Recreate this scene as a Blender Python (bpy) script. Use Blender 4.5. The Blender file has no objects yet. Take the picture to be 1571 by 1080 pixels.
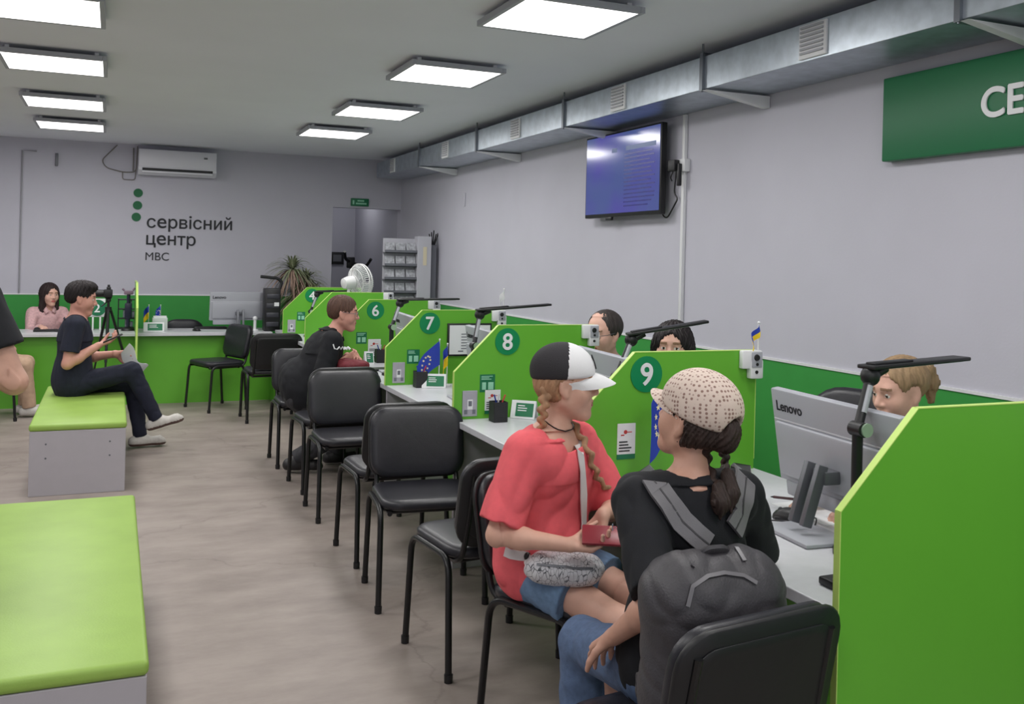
import bpy, bmesh, math, random
import numpy as np
from mathutils import Vector, Matrix
random.seed(7)
S = bpy.context.scene
COL = S.collection
PI = math.pi

# ------------------------------------------------------------------ camera
F, YAW, ROLL, PY, H = 1450., .39886, .02437, 396.84, 1.58
_cy, _sy = math.cos(YAW), math.sin(YAW)
FW = np.array([_sy, _cy, 0.]); _r = np.array([_cy, -_sy, 0.]); _u = np.array([0, 0, 1.])
RT = _r*math.cos(ROLL)+_u*math.sin(ROLL); DN = -(_u*math.cos(ROLL)-_r*math.sin(ROLL))
def ray(x, y): return RT*(x-785.5)/F+DN*(y-PY)/F+FW
def onz(x, y, z): r = ray(x, y); return np.array([0, 0, H])+r*((z-H)/r[2])
def ony(x, y, Y): r = ray(x, y); return np.array([0, 0, H])+r*(Y/r[1])
def onx(x, y, X): r = ray(x, y); return np.array([0, 0, H])+r*(X/r[0])
cam = bpy.data.cameras.new('camera'); camo = bpy.data.objects.new('camera', cam); COL.objects.link(camo)
cam.sensor_fit = 'HORIZONTAL'; cam.sensor_width = 36; cam.lens = F/1571*36
cam.shift_y = -(540-PY)/1571; cam.clip_start = .05
m = Matrix.Identity(4)
for i in range(3):
    m[i][0] = RT[i]; m[i][1] = -DN[i]; m[i][2] = -FW[i]
m[2][3] = H
camo.matrix_world = m
S.camera = camo

# ------------------------------------------------------------------ materials
def lin(c):
    return tuple(((v/255)/12.92 if v/255 <= .04045 else ((v/255+.055)/1.055)**2.4) for v in c)+(1,)
MATS = {}
def mat(name, col, rough=.5, metal=0, var=0, vscale=8, bump=0, bscale=60, spec=.5, emit=None, estr=0, coat=0, stretch=None, col2=None, trans=0):
    if name in MATS: return MATS[name]
    M = bpy.data.materials.new(name); M.use_nodes = True
    nt = M.node_tree; b = nt.nodes['Principled BSDF']
    c = lin(col)
    b.inputs['Base Color'].default_value = c; b.inputs['Roughness'].default_value = rough
    b.inputs['Metallic'].default_value = metal; b.inputs['Specular IOR Level'].default_value = spec
    b.inputs['Coat Weight'].default_value = coat
    if trans: b.inputs['Transmission Weight'].default_value = trans
    if emit:
        b.inputs['Emission Color'].default_value = lin(emit); b.inputs['Emission Strength'].default_value = estr
    if var or col2 or bump:
        tc = nt.nodes.new('ShaderNodeTexCoord'); mp = nt.nodes.new('ShaderNodeMapping')
        nt.links.new(tc.outputs['Object'], mp.inputs[0])
        if stretch: mp.inputs['Scale'].default_value = stretch
    if var or col2:
        n = nt.nodes.new('ShaderNodeTexNoise'); n.inputs['Scale'].default_value = vscale; n.inputs['Detail'].default_value = 5
        nt.links.new(mp.outputs[0], n.inputs['Vector'])
        r = nt.nodes.new('ShaderNodeValToRGB')
        r.color_ramp.elements[0].position = .3; r.color_ramp.elements[1].position = .7
        if col2: r.color_ramp.elements[0].color = lin(col2); r.color_ramp.elements[1].color = c
        else:
            r.color_ramp.elements[0].color = tuple(v*(1-var) for v in c[:3])+(1,)
            r.color_ramp.elements[1].color = tuple(min(1, v*(1+var)) for v in c[:3])+(1,)
        nt.links.new(n.outputs['Fac'], r.inputs[0]); nt.links.new(r.outputs[0], b.inputs['Base Color'])
    if bump:
        n2 = nt.nodes.new('ShaderNodeTexNoise'); n2.inputs['Scale'].default_value = bscale; n2.inputs['Detail'].default_value = 3
        nt.links.new(mp.outputs[0], n2.inputs['Vector'])
        bp = nt.nodes.new('ShaderNodeBump'); bp.inputs['Strength'].default_value = bump; bp.inputs['Distance'].default_value = .01
        nt.links.new(n2.outputs['Fac'], bp.inputs['Height']); nt.links.new(bp.outputs[0], b.inputs['Normal'])
    MATS[name] = M
    return M
WALL = mat('wall_paint', (193, 192, 203), .85, var=.02, vscale=3, bump=.05, bscale=90)
CEIL = mat('ceiling_paint', (232, 234, 242), .9, var=.02, vscale=1.5)
LIME = mat('lime_laminate', (100, 176, 52), .35, var=.02, vscale=4)
LIMEEDGE = mat('lime_edge', (196, 226, 120), .4)
WAIN = mat('green_wainscot', (52, 148, 62), .6, var=.03)
DISC = mat('disc_green', (0, 132, 78), .4)
DKGREEN = mat('dark_green_print', (20, 112, 74), .45)
WHITE = mat('white_plastic', (225, 226, 228), .4)
PAPER = mat('paper', (228, 230, 232), .7)
GREYTOP = mat('grey_worktop', (206, 207, 212), .3, var=.03, vscale=30)
GREYLAM = mat('grey_laminate', (176, 172, 178), .45, var=.02, vscale=12)
BLACKV = mat('black_vinyl', (36, 36, 42), .36, var=.1, vscale=40, bump=.08, bscale=300)
BLACKP = mat('black_plastic', (24, 24, 27), .45, bump=.05, bscale=500)
BLACKM = mat('black_metal', (20, 20, 22), .35)
STEEL = mat('galvanised_steel', (186, 194, 202), .38, metal=.9, var=.12, vscale=14, bump=.03, bscale=25)
STEELD = mat('steel_flange', (120, 124, 130), .4, metal=.9)
GREYPL = mat('grey_plastic', (168, 170, 178), .4)
GREYPD = mat('grey_plastic_dark', (104, 106, 112), .4, metal=.3)
BENCHTOP = mat('bench_vinyl', (150, 184, 86), .45, spec=.35, var=.06, vscale=6, bump=.05, bscale=150)
INK = mat('ink', (26, 28, 34), .6)
BLUE = mat('flag_blue', (36, 62, 168), .7, var=.05)
YELLOW = mat('flag_yellow', (246, 214, 40), .7)
STAR = mat('flag_star', (236, 226, 180), .7)
LAMPW = mat('lamp_diffuser', (255, 255, 255), .5, emit=(255, 252, 250), estr=4)
GLASSM = mat('clear_acrylic', (235, 240, 240), .08, trans=.9, spec=.5)
DARKSCR = mat('dark_screen', (14, 15, 18), .12)

# ------------------------------------------------------------------ mesh builder
class B:
    def __init__(s): s.v = []; s.f = []; s.m = []; s.mi = 0
    def add(s, vs, fs):
        o = len(s.v); s.v += [tuple(map(float, p)) for p in vs]
        for f in fs: s.f.append(tuple(i+o for i in f)); s.m.append(s.mi)
        return s
    def bm(s, bm, M=None):
        bm.verts.index_update()
        s.add([(M @ v.co if M else v.co) for v in bm.verts], [[v.index for v in f.verts] for f in bm.faces]); bm.free(); return s
    def box(s, x0, x1, y0, y1, z0, z1, bev=0, M=None, seg=2):
        bm = bmesh.new(); bmesh.ops.create_cube(bm, size=1)
        bmesh.ops.transform(bm, matrix=Matrix.Translation(((x0+x1)/2, (y0+y1)/2, (z0+z1)/2)) @ Matrix.Diagonal((x1-x0, y1-y0, z1-z0, 1)), verts=bm.verts)
        if bev: bmesh.ops.bevel(bm, geom=list(bm.edges), offset=bev, segments=seg, affect='EDGES', profile=.5, clamp_overlap=True)
        return s.bm(bm, M)
    def tube(s, pts, r, n=10, cap=True, closed=False, flat=None):
        pts = [np.array(p, float) for p in pts]; N = len(pts)
        rs = r if hasattr(r, '__len__') else [r]*N
        V = []; up = None
        for i in range(N):
            if closed: t = pts[(i+1) % N]-pts[i-1]
            else: t = pts[min(i+1, N-1)]-pts[max(i-1, 0)]
            t = t/(np.linalg.norm(t)+1e-12)
            if up is None:
                a = np.array([0, 0, 1.]) if abs(t[2]) < .9 else np.array([1., 0, 0])
                up = a-t*(a@t)
            else: up = up-t*(up@t)
            up = up/(np.linalg.norm(up)+1e-12); sd = np.cross(t, up)
            for k in range(n):
                a = 2*PI*k/n; V.append(pts[i]+rs[i]*(math.cos(a)*up+math.sin(a)*sd*(flat or 1)))
        Fc = []
        for i in range(N if closed else N-1):
            j = (i+1) % N
            for k in range(n):
                Fc.append((i*n+k, i*n+(k+1) % n, j*n+(k+1) % n, j*n+k))
        if cap and not closed: Fc += [tuple(range(n))[::-1], tuple((N-1)*n+k for k in range(n))]
        return s.add(V, Fc)
    def lathe(s, prof, n=24, M=None, axis='z'):
        V = []; Fc = []
        for (r, z) in prof:
            for k in range(n):
                a = 2*PI*k/n; p = Vector((r*math.cos(a), r*math.sin(a), z))
                if axis == 'y': p = Vector((p.x, p.z, p.y))
                if axis == 'x': p = Vector((p.z, p.x, p.y))
                V.append(M @ p if M else p)
        for i in range(len(prof)-1):
            for k in range(n): Fc.append((i*n+k, i*n+(k+1) % n, (i+1)*n+(k+1) % n, (i+1)*n+k))
        Fc += [tuple(range(n))[::-1], tuple((len(prof)-1)*n+k for k in range(n))]
        return s.add(V, Fc)
    def prism(s, poly, d0, d1, fn):
        """poly of (a,b); fn(a,b,d)->xyz"""
        n = len(poly)
        V = [fn(a, b, d0) for a, b in poly]+[fn(a, b, d1) for a, b in poly]
        return s.add(V, [tuple(range(n))[::-1], tuple(range(n, 2*n))]+[(k, (k+1) % n, n+(k+1) % n, n+k) for k in range(n)])
    def sphere(s, c, r, n=16, M=None):
        bm = bmesh.new(); bmesh.ops.create_uvsphere(bm, u_segments=n, v_segments=max(6, n//2), radius=1)
        rr = r if hasattr(r, '__len__') else (r, r, r)
        return s.bm(bm, (M or Matrix()) @ Matrix.Translation(c) @ Matrix.Diagonal((*rr, 1)))
    def pad(s, w, h, t, r, M, bend=0, dome=.3, n=6):
        """rounded pad in local xz, thickness along y (front +y)"""
        ol = []
        for cx, cz, a0 in ((w/2-r, h/2-r, 0), (-w/2+r, h/2-r, 90), (-w/2+r, -h/2+r, 180), (w/2-r, -h/2+r, 270)):
            for k in range(n+1):
                a = math.radians(a0+90*k/n); ol.append((cx+r*math.cos(a), cz+r*math.sin(a)))
        rings = []
        for sc, y in ((.0, -t/2), (.6, -t/2), (1-.5*t/w, -t/2), (1, -t/4), (1, t/4), (1-.5*t/w, t/2), (.85, t/2+t*dome*.5), (.6, t/2+t*dome*.8), (.3, t/2+t*dome), (0.001, t/2+t*dome)):
            rings.append([(x*max(sc, .001), y+bend*(x*sc)**2, z*max(sc, .001)) for x, z in ol])
        L = len(ol); V = [M @ Vector(p) for R in rings for p in R]
        Fc = [(i*L+k, i*L+(k+1) % L, (i+1)*L+(k+1) % L, (i+1)*L+k) for i in range(len(rings)-1) for k in range(L)]
        return s.add(V, Fc)
    def mesh(s, name, mats, smooth=True, ang=35):
        me = bpy.data.meshes.new(name); me.from_pydata(s.v, [], s.f)
        for mm in mats: me.materials.append(mm)
        if len(mats) > 1: me.polygons.foreach_set('material_index', s.m)
        bm = bmesh.new(); bm.from_mesh(me); bmesh.ops.recalc_face_normals(bm, faces=bm.faces); bm.to_mesh(me); bm.free()
        if smooth:
            me.shade_smooth(); me.set_sharp_from_angle(angle=math.radians(ang))
        me.update()
        return me
def basis(o): return Matrix.LocRotScale(o.location, o.rotation_euler, o.scale)
def link(name, me, parent=None, world=True):
    o = bpy.data.objects.new(name, me); COL.objects.link(o)
    if parent:
        o.parent = parent
        if world and parent.type == 'EMPTY': o.matrix_parent_inverse = basis(parent).inverted()
    return o
def obj(name, b, mats, parent=None, world=True, smooth=True, ang=35):
    return link(name, b.mesh(name, mats if isinstance(mats, (list, tuple)) else [mats], smooth, ang), parent, world)
def tag(o, label=None, cat=None, group=None, kind=None):
    if label: o['label'] = label
    if cat: o['category'] = cat
    if group: o['group'] = group
    if kind: o['kind'] = kind
    return o
def thing(name, label, cat, loc=(0, 0, 0), rz=0, group=None):
    o = bpy.data.objects.new(name, None); COL.objects.link(o); o.empty_display_size = .1
    o.location = [float(v) for v in loc]; o.rotation_euler = (0, 0, rz)
    return tag(o, label, cat, group)
def struct(name, b, mats, parent=None):
    o = obj(name, b, mats, parent, smooth=False)
    if not parent: o['kind'] = 'structure'
    return o
def dup(root, loc, rz, label=None, group=None):
    r = root.copy(); COL.objects.link(r); r.location = [float(v) for v in loc]; r.rotation_euler = (0, 0, rz)
    if label: r['label'] = label
    if group: r['group'] = group
    for ch in list(root.children):
        c = ch.copy(); COL.objects.link(c); c.parent = r
        for g in list(ch.children):
            d = g.copy(); COL.objects.link(d); d.parent = c
    return r
LATIN = {'е': 'e'}; _GL = {}
def _glyph(c):
    """mesh of one character at size 1 and its advance width"""
    if c in _GL: return _GL[c]
    def mk(s_):
        cu = bpy.data.curves.new('t', 'FONT'); cu.body = s_; cu.size = 10; cu.extrude = .05
        o = bpy.data.objects.new('t', cu); COL.objects.link(o); bpy.context.view_layer.update()
        me = bpy.data.meshes.new_from_object(o.evaluated_get(bpy.context.evaluated_depsgraph_get()))
        bpy.data.objects.remove(o); bpy.data.curves.remove(cu); me.transform(Matrix.Scale(.1, 4)); return me
    k = LATIN.get(c, c); mx = lambda m_: max(v.co.x for v in m_.vertices)
    adv = mx(mk(c+'I'))-mx(mk('I'))
    if c == 'н':
        b = B()
        for x0, x1, y0, y1 in ((.075, .163, 0, .542), (.421, .509, 0, .542), (.163, .421, .238, .319)): b.box(x0, x1, y0, y1, -.005, .005)
        me = b.mesh('g', [], False)
    else:
        me = mk(k)
        if c == 'е':
            r_ = .555/max(v.co.y for v in me.vertices); me.transform(Matrix.Diagonal((r_, r_, 1, 1))); adv = max(v.co.x for v in me.vertices)+.045
    _GL[c] = (me, adv); return _GL[c]
def text(name, s, size, M, mt, parent, ext=.001, bold=0, align='LEFT', world=True, sx=1):
    bm = bmesh.new(); x = 0; k = bold; q_ = 0
    for c in s:
        g, adv = _glyph(c)
        for dx, dy in (((-k, 0), (k, 0), (0, -k), (0, k)) if bold else ((0, 0),)):
            m2 = g.copy(); m2.transform(Matrix.Translation((dx+x, dy, .00025*(q_ % 4))) @ Matrix.Diagonal((size, size, ext/.005, 1))); bm.from_mesh(m2); bpy.data.meshes.remove(m2); q_ += 1
        x += adv*size
    me = bpy.data.meshes.new(name); bm.to_mesh(me); bm.free()
    me.transform(M @ Matrix.Diagonal((sx, 1, 1, 1))); me.materials.clear(); me.materials.append(mt)
    for p in me.polygons: p.material_index = 0
    return link(name, me, parent, world)
def frame(o, x, y):
    """matrix whose local X,Y are the given world directions"""
    x = Vector(x).normalized(); y = Vector(y).normalized(); z = x.cross(y)
    m = Matrix.Identity(4)
    for i in range(3): m[i][0] = x[i]; m[i][1] = y[i]; m[i][2] = z[i]; m[i][3] = o[i]
    return m
def facing(o): return frame(o, (1, 0, 0), (0, 0, 1))      # reads towards -Y
def arc(c, r, a0, a1, n, fn): return [fn(c[0]+r*math.cos(math.radians(a0+(a1-a0)*k/n)), c[1]+r*math.sin(math.radians(a0+(a1-a0)*k/n))) for k in range(n+1)]
def fillet(pts, r, n=5):
    pts = [np.array(p, float) for p in pts]; out = [pts[0]]
    for i in range(1, len(pts)-1):
        a, p, b = pts[i-1], pts[i], pts[i+1]
        u = (a-p)/np.linalg.norm(a-p); v = (b-p)/np.linalg.norm(b-p)
        rr = min(r, np.linalg.norm(a-p)*.48, np.linalg.norm(b-p)*.48)
        for k in range(n+1):
            t = k/n; out.append((1-t)**2*(p+u*rr)+2*t*(1-t)*p+t*t*(p+v*rr))
    return out+[pts[-1]]
# ------------------------------------------------------------------ room
XW, YB, ZC = 3.30, 11.45, 2.76
XL, YF = -4.2, -3.0
DX0, DX1, DZ = 2.444, 3.297, 2.155
FLOOR = mat('floor_screed', (176, 160, 148), .48, bump=.06, bscale=30)
def floor_nodes(M):
    nt = M.node_tree; b = nt.nodes['Principled BSDF']; L = nt.links.new
    tc = nt.nodes.new('ShaderNodeTexCoord')
    mp = nt.nodes.new('ShaderNodeMapping'); mp.inputs['Scale'].default_value = (1, 2.2, 1); L(tc.outputs['Object'], mp.inputs[0])
    n1 = nt.nodes.new('ShaderNodeTexNoise'); n1.inputs['Scale'].default_value = 1.7; n1.inputs['Detail'].default_value = 8; n1.inputs['Roughness'].default_value = .65; L(mp.outputs[0], n1.inputs['Vector'])
    r1 = nt.nodes.new('ShaderNodeValToRGB'); e = r1.color_ramp.elements
    e[0].position = .33; e[0].color = lin((134, 123, 117)); e[1].position = .62; e[1].color = lin((158, 147, 140)); L(n1.outputs['Fac'], r1.inputs[0])
    v = nt.nodes.new('ShaderNodeTexVoronoi'); v.feature = 'DISTANCE_TO_EDGE'; v.inputs['Scale'].default_value = .55
    n2 = nt.nodes.new('ShaderNodeTexNoise'); n2.inputs['Scale'].default_value = 3; n2.inputs['Detail'].default_value = 6; L(tc.outputs['Object'], n2.inputs['Vector'])
    mx = nt.nodes.new('ShaderNodeVectorMath'); mx.operation = 'MULTIPLY_ADD'; mx.inputs[1].default_value = (.5, .5, .5); L(n2.outputs['Color'], mx.inputs[0]); L(tc.outputs['Object'], mx.inputs[2]); L(mx.outputs[0], v.inputs['Vector'])
    cr = nt.nodes.new('ShaderNodeValToRGB'); cr.color_ramp.elements[0].color = (.6, .58, .57, 1); cr.color_ramp.elements[1].position = .006; cr.color_ramp.elements[1].color = (1, 1, 1, 1); L(v.outputs['Distance'], cr.inputs[0])
    mm = nt.nodes.new('ShaderNodeMix'); mm.data_type = 'RGBA'; mm.blend_type = 'MULTIPLY'; mm.inputs[0].default_value = .45
    L(r1.outputs[0], mm.inputs[6]); L(cr.outputs[0], mm.inputs[7]); L(mm.outputs[2], b.inputs['Base Color'])
floor_nodes(FLOOR)
struct('floor', B().box(XL-.1, XW+.1, YF-.1, YB+3.2, -.1, 0), FLOOR)
struct('ceiling', B().box(XL-.1, XW+.1, YF-.1, YB+3.2, ZC, ZC+.1), CEIL)
struct('wall_right', B().box(XW, XW+.12, YF, YB, 0, ZC), WALL)
struct('wall_left', B().box(XL-.12, XL, YF, YB, 0, ZC), WALL)
struct('wall_front', B().box(XL, XW, YF-.12, YF, 0, .7).box(XL, XW, YF-.12, YF, 2.3, ZC).box(XL, -3, YF-.12, YF, .7, 2.3).box(2.6, XW, YF-.12, YF, .7, 2.3), WALL)
struct('added_window_1', B().box(-3, 2.6, YF-.08, YF-.03, .7, .76).box(-3, 2.6, YF-.08, YF-.03, 2.24, 2.3).box(-3, -2.94, YF-.08, YF-.03, .76, 2.24).box(2.54, 2.6, YF-.08, YF-.03, .76, 2.24).box(-.23, -.17, YF-.08, YF-.03, .76, 2.24).box(-2.94, 2.54, YF-.06, YF-.055, .76, 2.24), [WHITE])  # invented window behind the camera, added to go with the fill light
l = bpy.data.lights.new('rear_fill_light', 'AREA'); l.shape = 'RECTANGLE'; l.size = 5.4; l.size_y = 1.45; l.energy = 48; l.color = (.93, .96, 1)  # added fill light, brightens faces turned towards the camera
lo = bpy.data.objects.new('rear_fill_light', l); COL.objects.link(lo); lo.location = (-.2, YF+.02, 1.5); lo.rotation_euler = (PI/2, 0, 0)
b = B().box(XL, DX0, YB, YB+.14, 0, ZC).box(DX0, DX1, YB, YB+.14, DZ, ZC).box(DX1, XW+.12, YB, YB+.14, 0, ZC)
struct('wall_back', b, WALL)
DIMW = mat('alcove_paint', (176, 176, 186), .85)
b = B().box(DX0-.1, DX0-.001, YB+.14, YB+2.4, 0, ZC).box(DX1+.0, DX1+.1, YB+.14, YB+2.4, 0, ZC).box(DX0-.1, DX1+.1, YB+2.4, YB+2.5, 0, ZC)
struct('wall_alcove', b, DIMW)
struct('trim_1', B().box(XL, DX0, YB-.006, YB, 0, 1.065).box(XW-.006, XW, YF, YB-.006, 0, 1.065), WAIN)
struct('trim_2', B().box(XL, DX0, YB-.012, YB-.0, 1.065, 1.078).box(XW-.012, XW, YF, YB-.012, 1.065, 1.078), WHITE)
# vertical surface conduit on the right wall, thin pipe on the back wall
pp = onx(1053, 240, XW)
cd = thing('wall_conduit', 'thin white vertical cable conduit running down right wall beside television', 'conduit', (XW, pp[1], 1.08))
obj('trunking', B().box(XW-.025, XW-.001, pp[1]-.014, pp[1]+.014, 1.08, 2.51, .003), WHITE, cd)
o = obj('socket_box', B().box(XW-.045, XW-.001, pp[1]-.05, pp[1]+.03, 2.15, 2.23, .006), WHITE, cd)
p2 = ony(32, 330, YB)
tag(obj('wall_pipe', B().tube([(p2[0], YB-.012, 1.08), (p2[0], YB-.012, 2.62), (p2[0]+.14, YB-.012, 2.62)], .008, 8), mat('pipe_grey', (150, 150, 156), .6)), 'thin grey vertical pipe on back wall at far left of the room', 'pipe')
# ------------------------------------------------------------------ ceiling lights
AL = []
def ceiling_light(x, y, label, power=1.0, first=[]):
    t = thing('ceiling_light', label, 'ceiling light', (x, y, ZC), 0, 'square ceiling light panels')
    if not first:
        b = B(); w = .285; z = -.055
        for a in (0, 1):
            for s in (-1, 1):
                if a: b.box(s*w-.012, s*w+.012, -w-.012, w+.012, z, z+.03, .003)
                else: b.box(-w+.012, w-.012, s*w-.012, s*w+.012, z, z+.03, .003)
        fr = obj('frame', b, GREYPL, t, world=False, smooth=False)
        bk = obj('back_tray', B().box(-w, w, -w, w, z+.012, z+.028), WHITE, t, world=False, smooth=False)
        df = obj('diffuser', B().box(-w+.006, w-.006, -w+.006, w-.006, z+.002, z+.011), LAMPW, t, world=False, smooth=False)
        first += [fr, bk, df]
        for sx in (-1, 1):
            for sy in (-1, 1): first.append(obj('mounting_clip', B().box(sx*.24-.012, sx*.24+.012, sy*.24-.012, sy*.24+.012, z+.025, -.001, .002), WHITE, t, world=False, smooth=False))
    else:
        for c in first: d = c.copy(); COL.objects.link(d); d.parent = t
    l = bpy.data.lights.new('panel_glow', 'AREA'); l.shape = 'SQUARE'; l.size = .52; l.energy = LIGHTW*power; l.color = (1, .985, .97)
    lo = bpy.data.objects.new('panel_glow', l); COL.objects.link(lo); lo.location = (x, y, ZC-.062)
LIGHTW = 20
for x, y, lb, pw in ((1.9, 4.02, 'square ceiling light panel, nearest of the right row', .9), (1.88, 5.62, 'square ceiling light panel, second nearest of the right row', 1), (1.9, 7.35, 'square ceiling light panel, third of the right row', 1), (1.88, 8.85, 'square ceiling light panel, farthest of the right row by the duct', 1.25),
                 (-.36, 5.0, 'square ceiling light panel cut by top left edge of photo', 1), (-.36, 6.48, 'square ceiling light panel, largest whole one in the left row', 1), (-.38, 8.2, 'square ceiling light panel, third of the left row', 1.15), (-.39, 9.7, 'square ceiling light panel, farthest of the left row near the wall', 1.35)):
    ceiling_light(x, y, lb, pw)
for x, y, pw in ((1.9, 2.4, .9), (-.36, 3.4, .9), (1.9, .8, .9), (-.36, 1.8, .9), (1.9, -.9, .9), (-.36, .2, .9), (-2.6, 4.2, .8), (-2.6, 6.5, 1), (-2.6, 9, 1.4)):
    ceiling_light(x, y, 'square ceiling light panel outside the frame', pw)
l = bpy.data.lights.new('alcove_fill', 'AREA'); l.size = .4; l.energy = 5; lo = bpy.data.objects.new('alcove_fill', l); COL.objects.link(lo); lo.location = (2.87, 12.9, 2.7)  # added fill light and unseen lamp disc, lift the dark alcove
obj('alcove_fill_lamp', B().lathe([(.2, 2.715), (.21, 2.76)], 24, Matrix.Translation((2.87, 12.9, 0))), LAMPW)['label'] = 'unseen round lamp added to brighten the alcove'
bpy.data.objects['alcove_fill_lamp']['category'] = 'lamp'
# ------------------------------------------------------------------ air duct
DU = 2.90
yj = [onx(x, y, DU)[1] for x, y in ((1079, 115), (866, 178), (732, 216), (644, 240))]
duct = thing('air_duct', 'long square galvanised air duct under the ceiling along right wall', 'duct', (DU, 6, 2.515))
edges = [-2.6, .8, 2.62]+yj+[YB-.3]
for i in range(len(edges)-1):
    obj('duct_section', B().box(DU, XW-.004, edges[i]+.004, edges[i+1]-.004, 2.515, 2.692, .002), STEEL, duct, smooth=False)
for y in edges[1:-1]:
    obj('flange', B().box(DU-.016, XW-.004, y-.014, y+.014, 2.505, 2.71), STEELD, duct, smooth=False)
    obj('hanger_rod', B().tube([(DU-.005, y, 2.5), (DU-.005, y, ZC-.001)], .006, 8), STEELD, duct)
    obj('bracket', B().prism([(DU-.02, 2.504), (XW-.004, 2.504), (XW-.004, 2.44), (XW-.03, 2.44)], y-.06, y-.02, lambda a, c, d: (a, d, c)), WHITE, duct, smooth=False)
vy = [onx(x, y, DU)[1] for x, y in ((1249, 60), (950, 150), (792, 198), (684, 230), (603, 255))]
for y in vy:
    g = obj('vent_grille', B().box(DU-.012, DU+.001, y-.09, y+.09, 2.525, 2.68, .003), WHITE, duct, smooth=False)
    for k in range(7):
        z = 2.545+k*.0195
        obj('slat', B().box(DU-.02, DU-.011, y-.075, y+.075, z, z+.009), mat('vent_slat', (168, 170, 176), .5), g, smooth=False)
# ------------------------------------------------------------------ green sign
sy1 = onx(1355, 180, XW-.05)[1]
sg = thing('green_sign', 'big dark green sign box with white letters high on right wall', 'sign', (XW, 2.5, 2.07))
SX = XW-.055
zt = onx(1355, 121, SX)[2]; zb = onx(1354, 248, SX)[2]
obj('sign_panel', B().box(SX, XW-.002, -.6, sy1, zb, zt, .006), mat('sign_green', (10, 104, 62), .45), sg)
lp = onx(1505, 178, SX)
text('sign_lettering', 'CE', .168, frame((SX-.004, lp[1], onx(1515, 180, SX)[2]), (0, -1, 0), (0, 0, 1)), WHITE, sg, .003, .0035)
# ------------------------------------------------------------------ tv
TX = XW-.09
c = [onx(*p, TX) for p in ((903, 213), (1015, 188), (1018, 329), (899, 335))]
y1 = (c[0][1]+c[3][1])/2; y0 = (c[1][1]+c[2][1])/2; z1 = (c[0][2]+c[1][2])/2; z0 = (c[2][2]+c[3][2])/2
tv = thing('television', 'black flat television on right wall showing a blue purple list', 'television', (XW, (y0+y1)/2, z0))
obj('casing', B().box(TX-.012, TX+.03, y0, y1, z0, z1, .005), BLACKP, tv)
obj('rear_housing', B().box(TX+.03, XW-.03, y0+.15, y1-.15, z0+.06, z1-.12, .01), BLACKP, tv)
obj('wall_mount', B().box(XW-.03, XW-.001, y0+.3, y1-.3, z0+.15, z1-.2), BLACKM, tv)
SCR = mat('tv_picture', (30, 30, 60), .12, emit=(84, 80, 190), estr=.75)
def tvn(M):
    nt = M.node_tree; b_ = nt.nodes['Principled BSDF']; L = nt.links.new
    tc = nt.nodes.new('ShaderNodeTexCoord'); n = nt.nodes.new('ShaderNodeTexNoise'); n.inputs['Scale'].default_value = 2.2; L(tc.outputs['Object'], n.inputs['Vector'])
    r = nt.nodes.new('ShaderNodeValToRGB'); r.color_ramp.elements[0].position = .35; r.color_ramp.elements[0].color = lin((96, 92, 190)); r.color_ramp.elements[1].position = .65; r.color_ramp.elements[1].color = lin((92, 110, 176))
    L(n.outputs['Fac'], r.inputs[0]); L(r.outputs[0], b_.inputs['Emission Color'])
tvn(SCR)
sc = obj('screen', B().box(TX-.0145, TX-.011, y0+.014, y1-.014, z0+.026, z1-.012), SCR, tv, smooth=False)
TXT = mat('tv_text', (30, 30, 80), .3, emit=(44, 44, 120), estr=.7)
TXH = mat('tv_header', (30, 50, 90), .3, emit=(48, 78, 130), estr=.7)
w = y1-y0; h = z1-z0
b = B()
for cy0, cy1 in ((.06, .43), (.55, .62)): b.box(TX-.0155, TX-.0135, y0+w*cy0, y0+w*cy1, z1-h*.24, z1-h*.19)
obj('list_header', b, TXH, sc, smooth=False)
b = B()
for k in range(14):
    z = z1-h*(.29+k*.046); b.box(TX-.0155, TX-.0135, y0+w*random.uniform(.06, .16), y0+w*.45, z, z+h*.014)
obj('list_text', b, TXT, sc, smooth=False)
obj('sensor', B().box(TX-.01, TX+.01, y0+w*.62, y0+w*.7, z0-.022, z0+.002, .004), BLACKP, tv)
yc = pp[1]
tag(obj('television_cable', B().tube(fillet([(XW-.05, y0+.1, z0+.05), (XW-.03, y0+.04, z0-.04), (XW-.02, y0-.08, z0+.1), (XW-.02, yc+.1, 2.02), (XW-.03, yc+.06, 2.17)], .08), .005, 8).tube(fillet([(XW-.03, yc+.07, 2.2), (XW-.05, yc+.1, 2.12), (XW-.03, y0-.02, 2.1)], .04), .004, 8), BLACKP), 'black power cable drooping between television and wall socket', 'cable')
ad = thing('power_adapter', 'black plug adapter in wall socket box right of television', 'adapter', (XW-.05, yc+.05, 2.15))
obj('adapter_body', B().box(XW-.085, XW-.044, yc+.005, yc+.08, 2.155, 2.225, .005), BLACKP, ad)
obj('plug', B().box(XW-.07, XW-.045, yc-.025, yc+.0, 2.06, 2.2, .005), BLACKP, ad)
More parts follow.
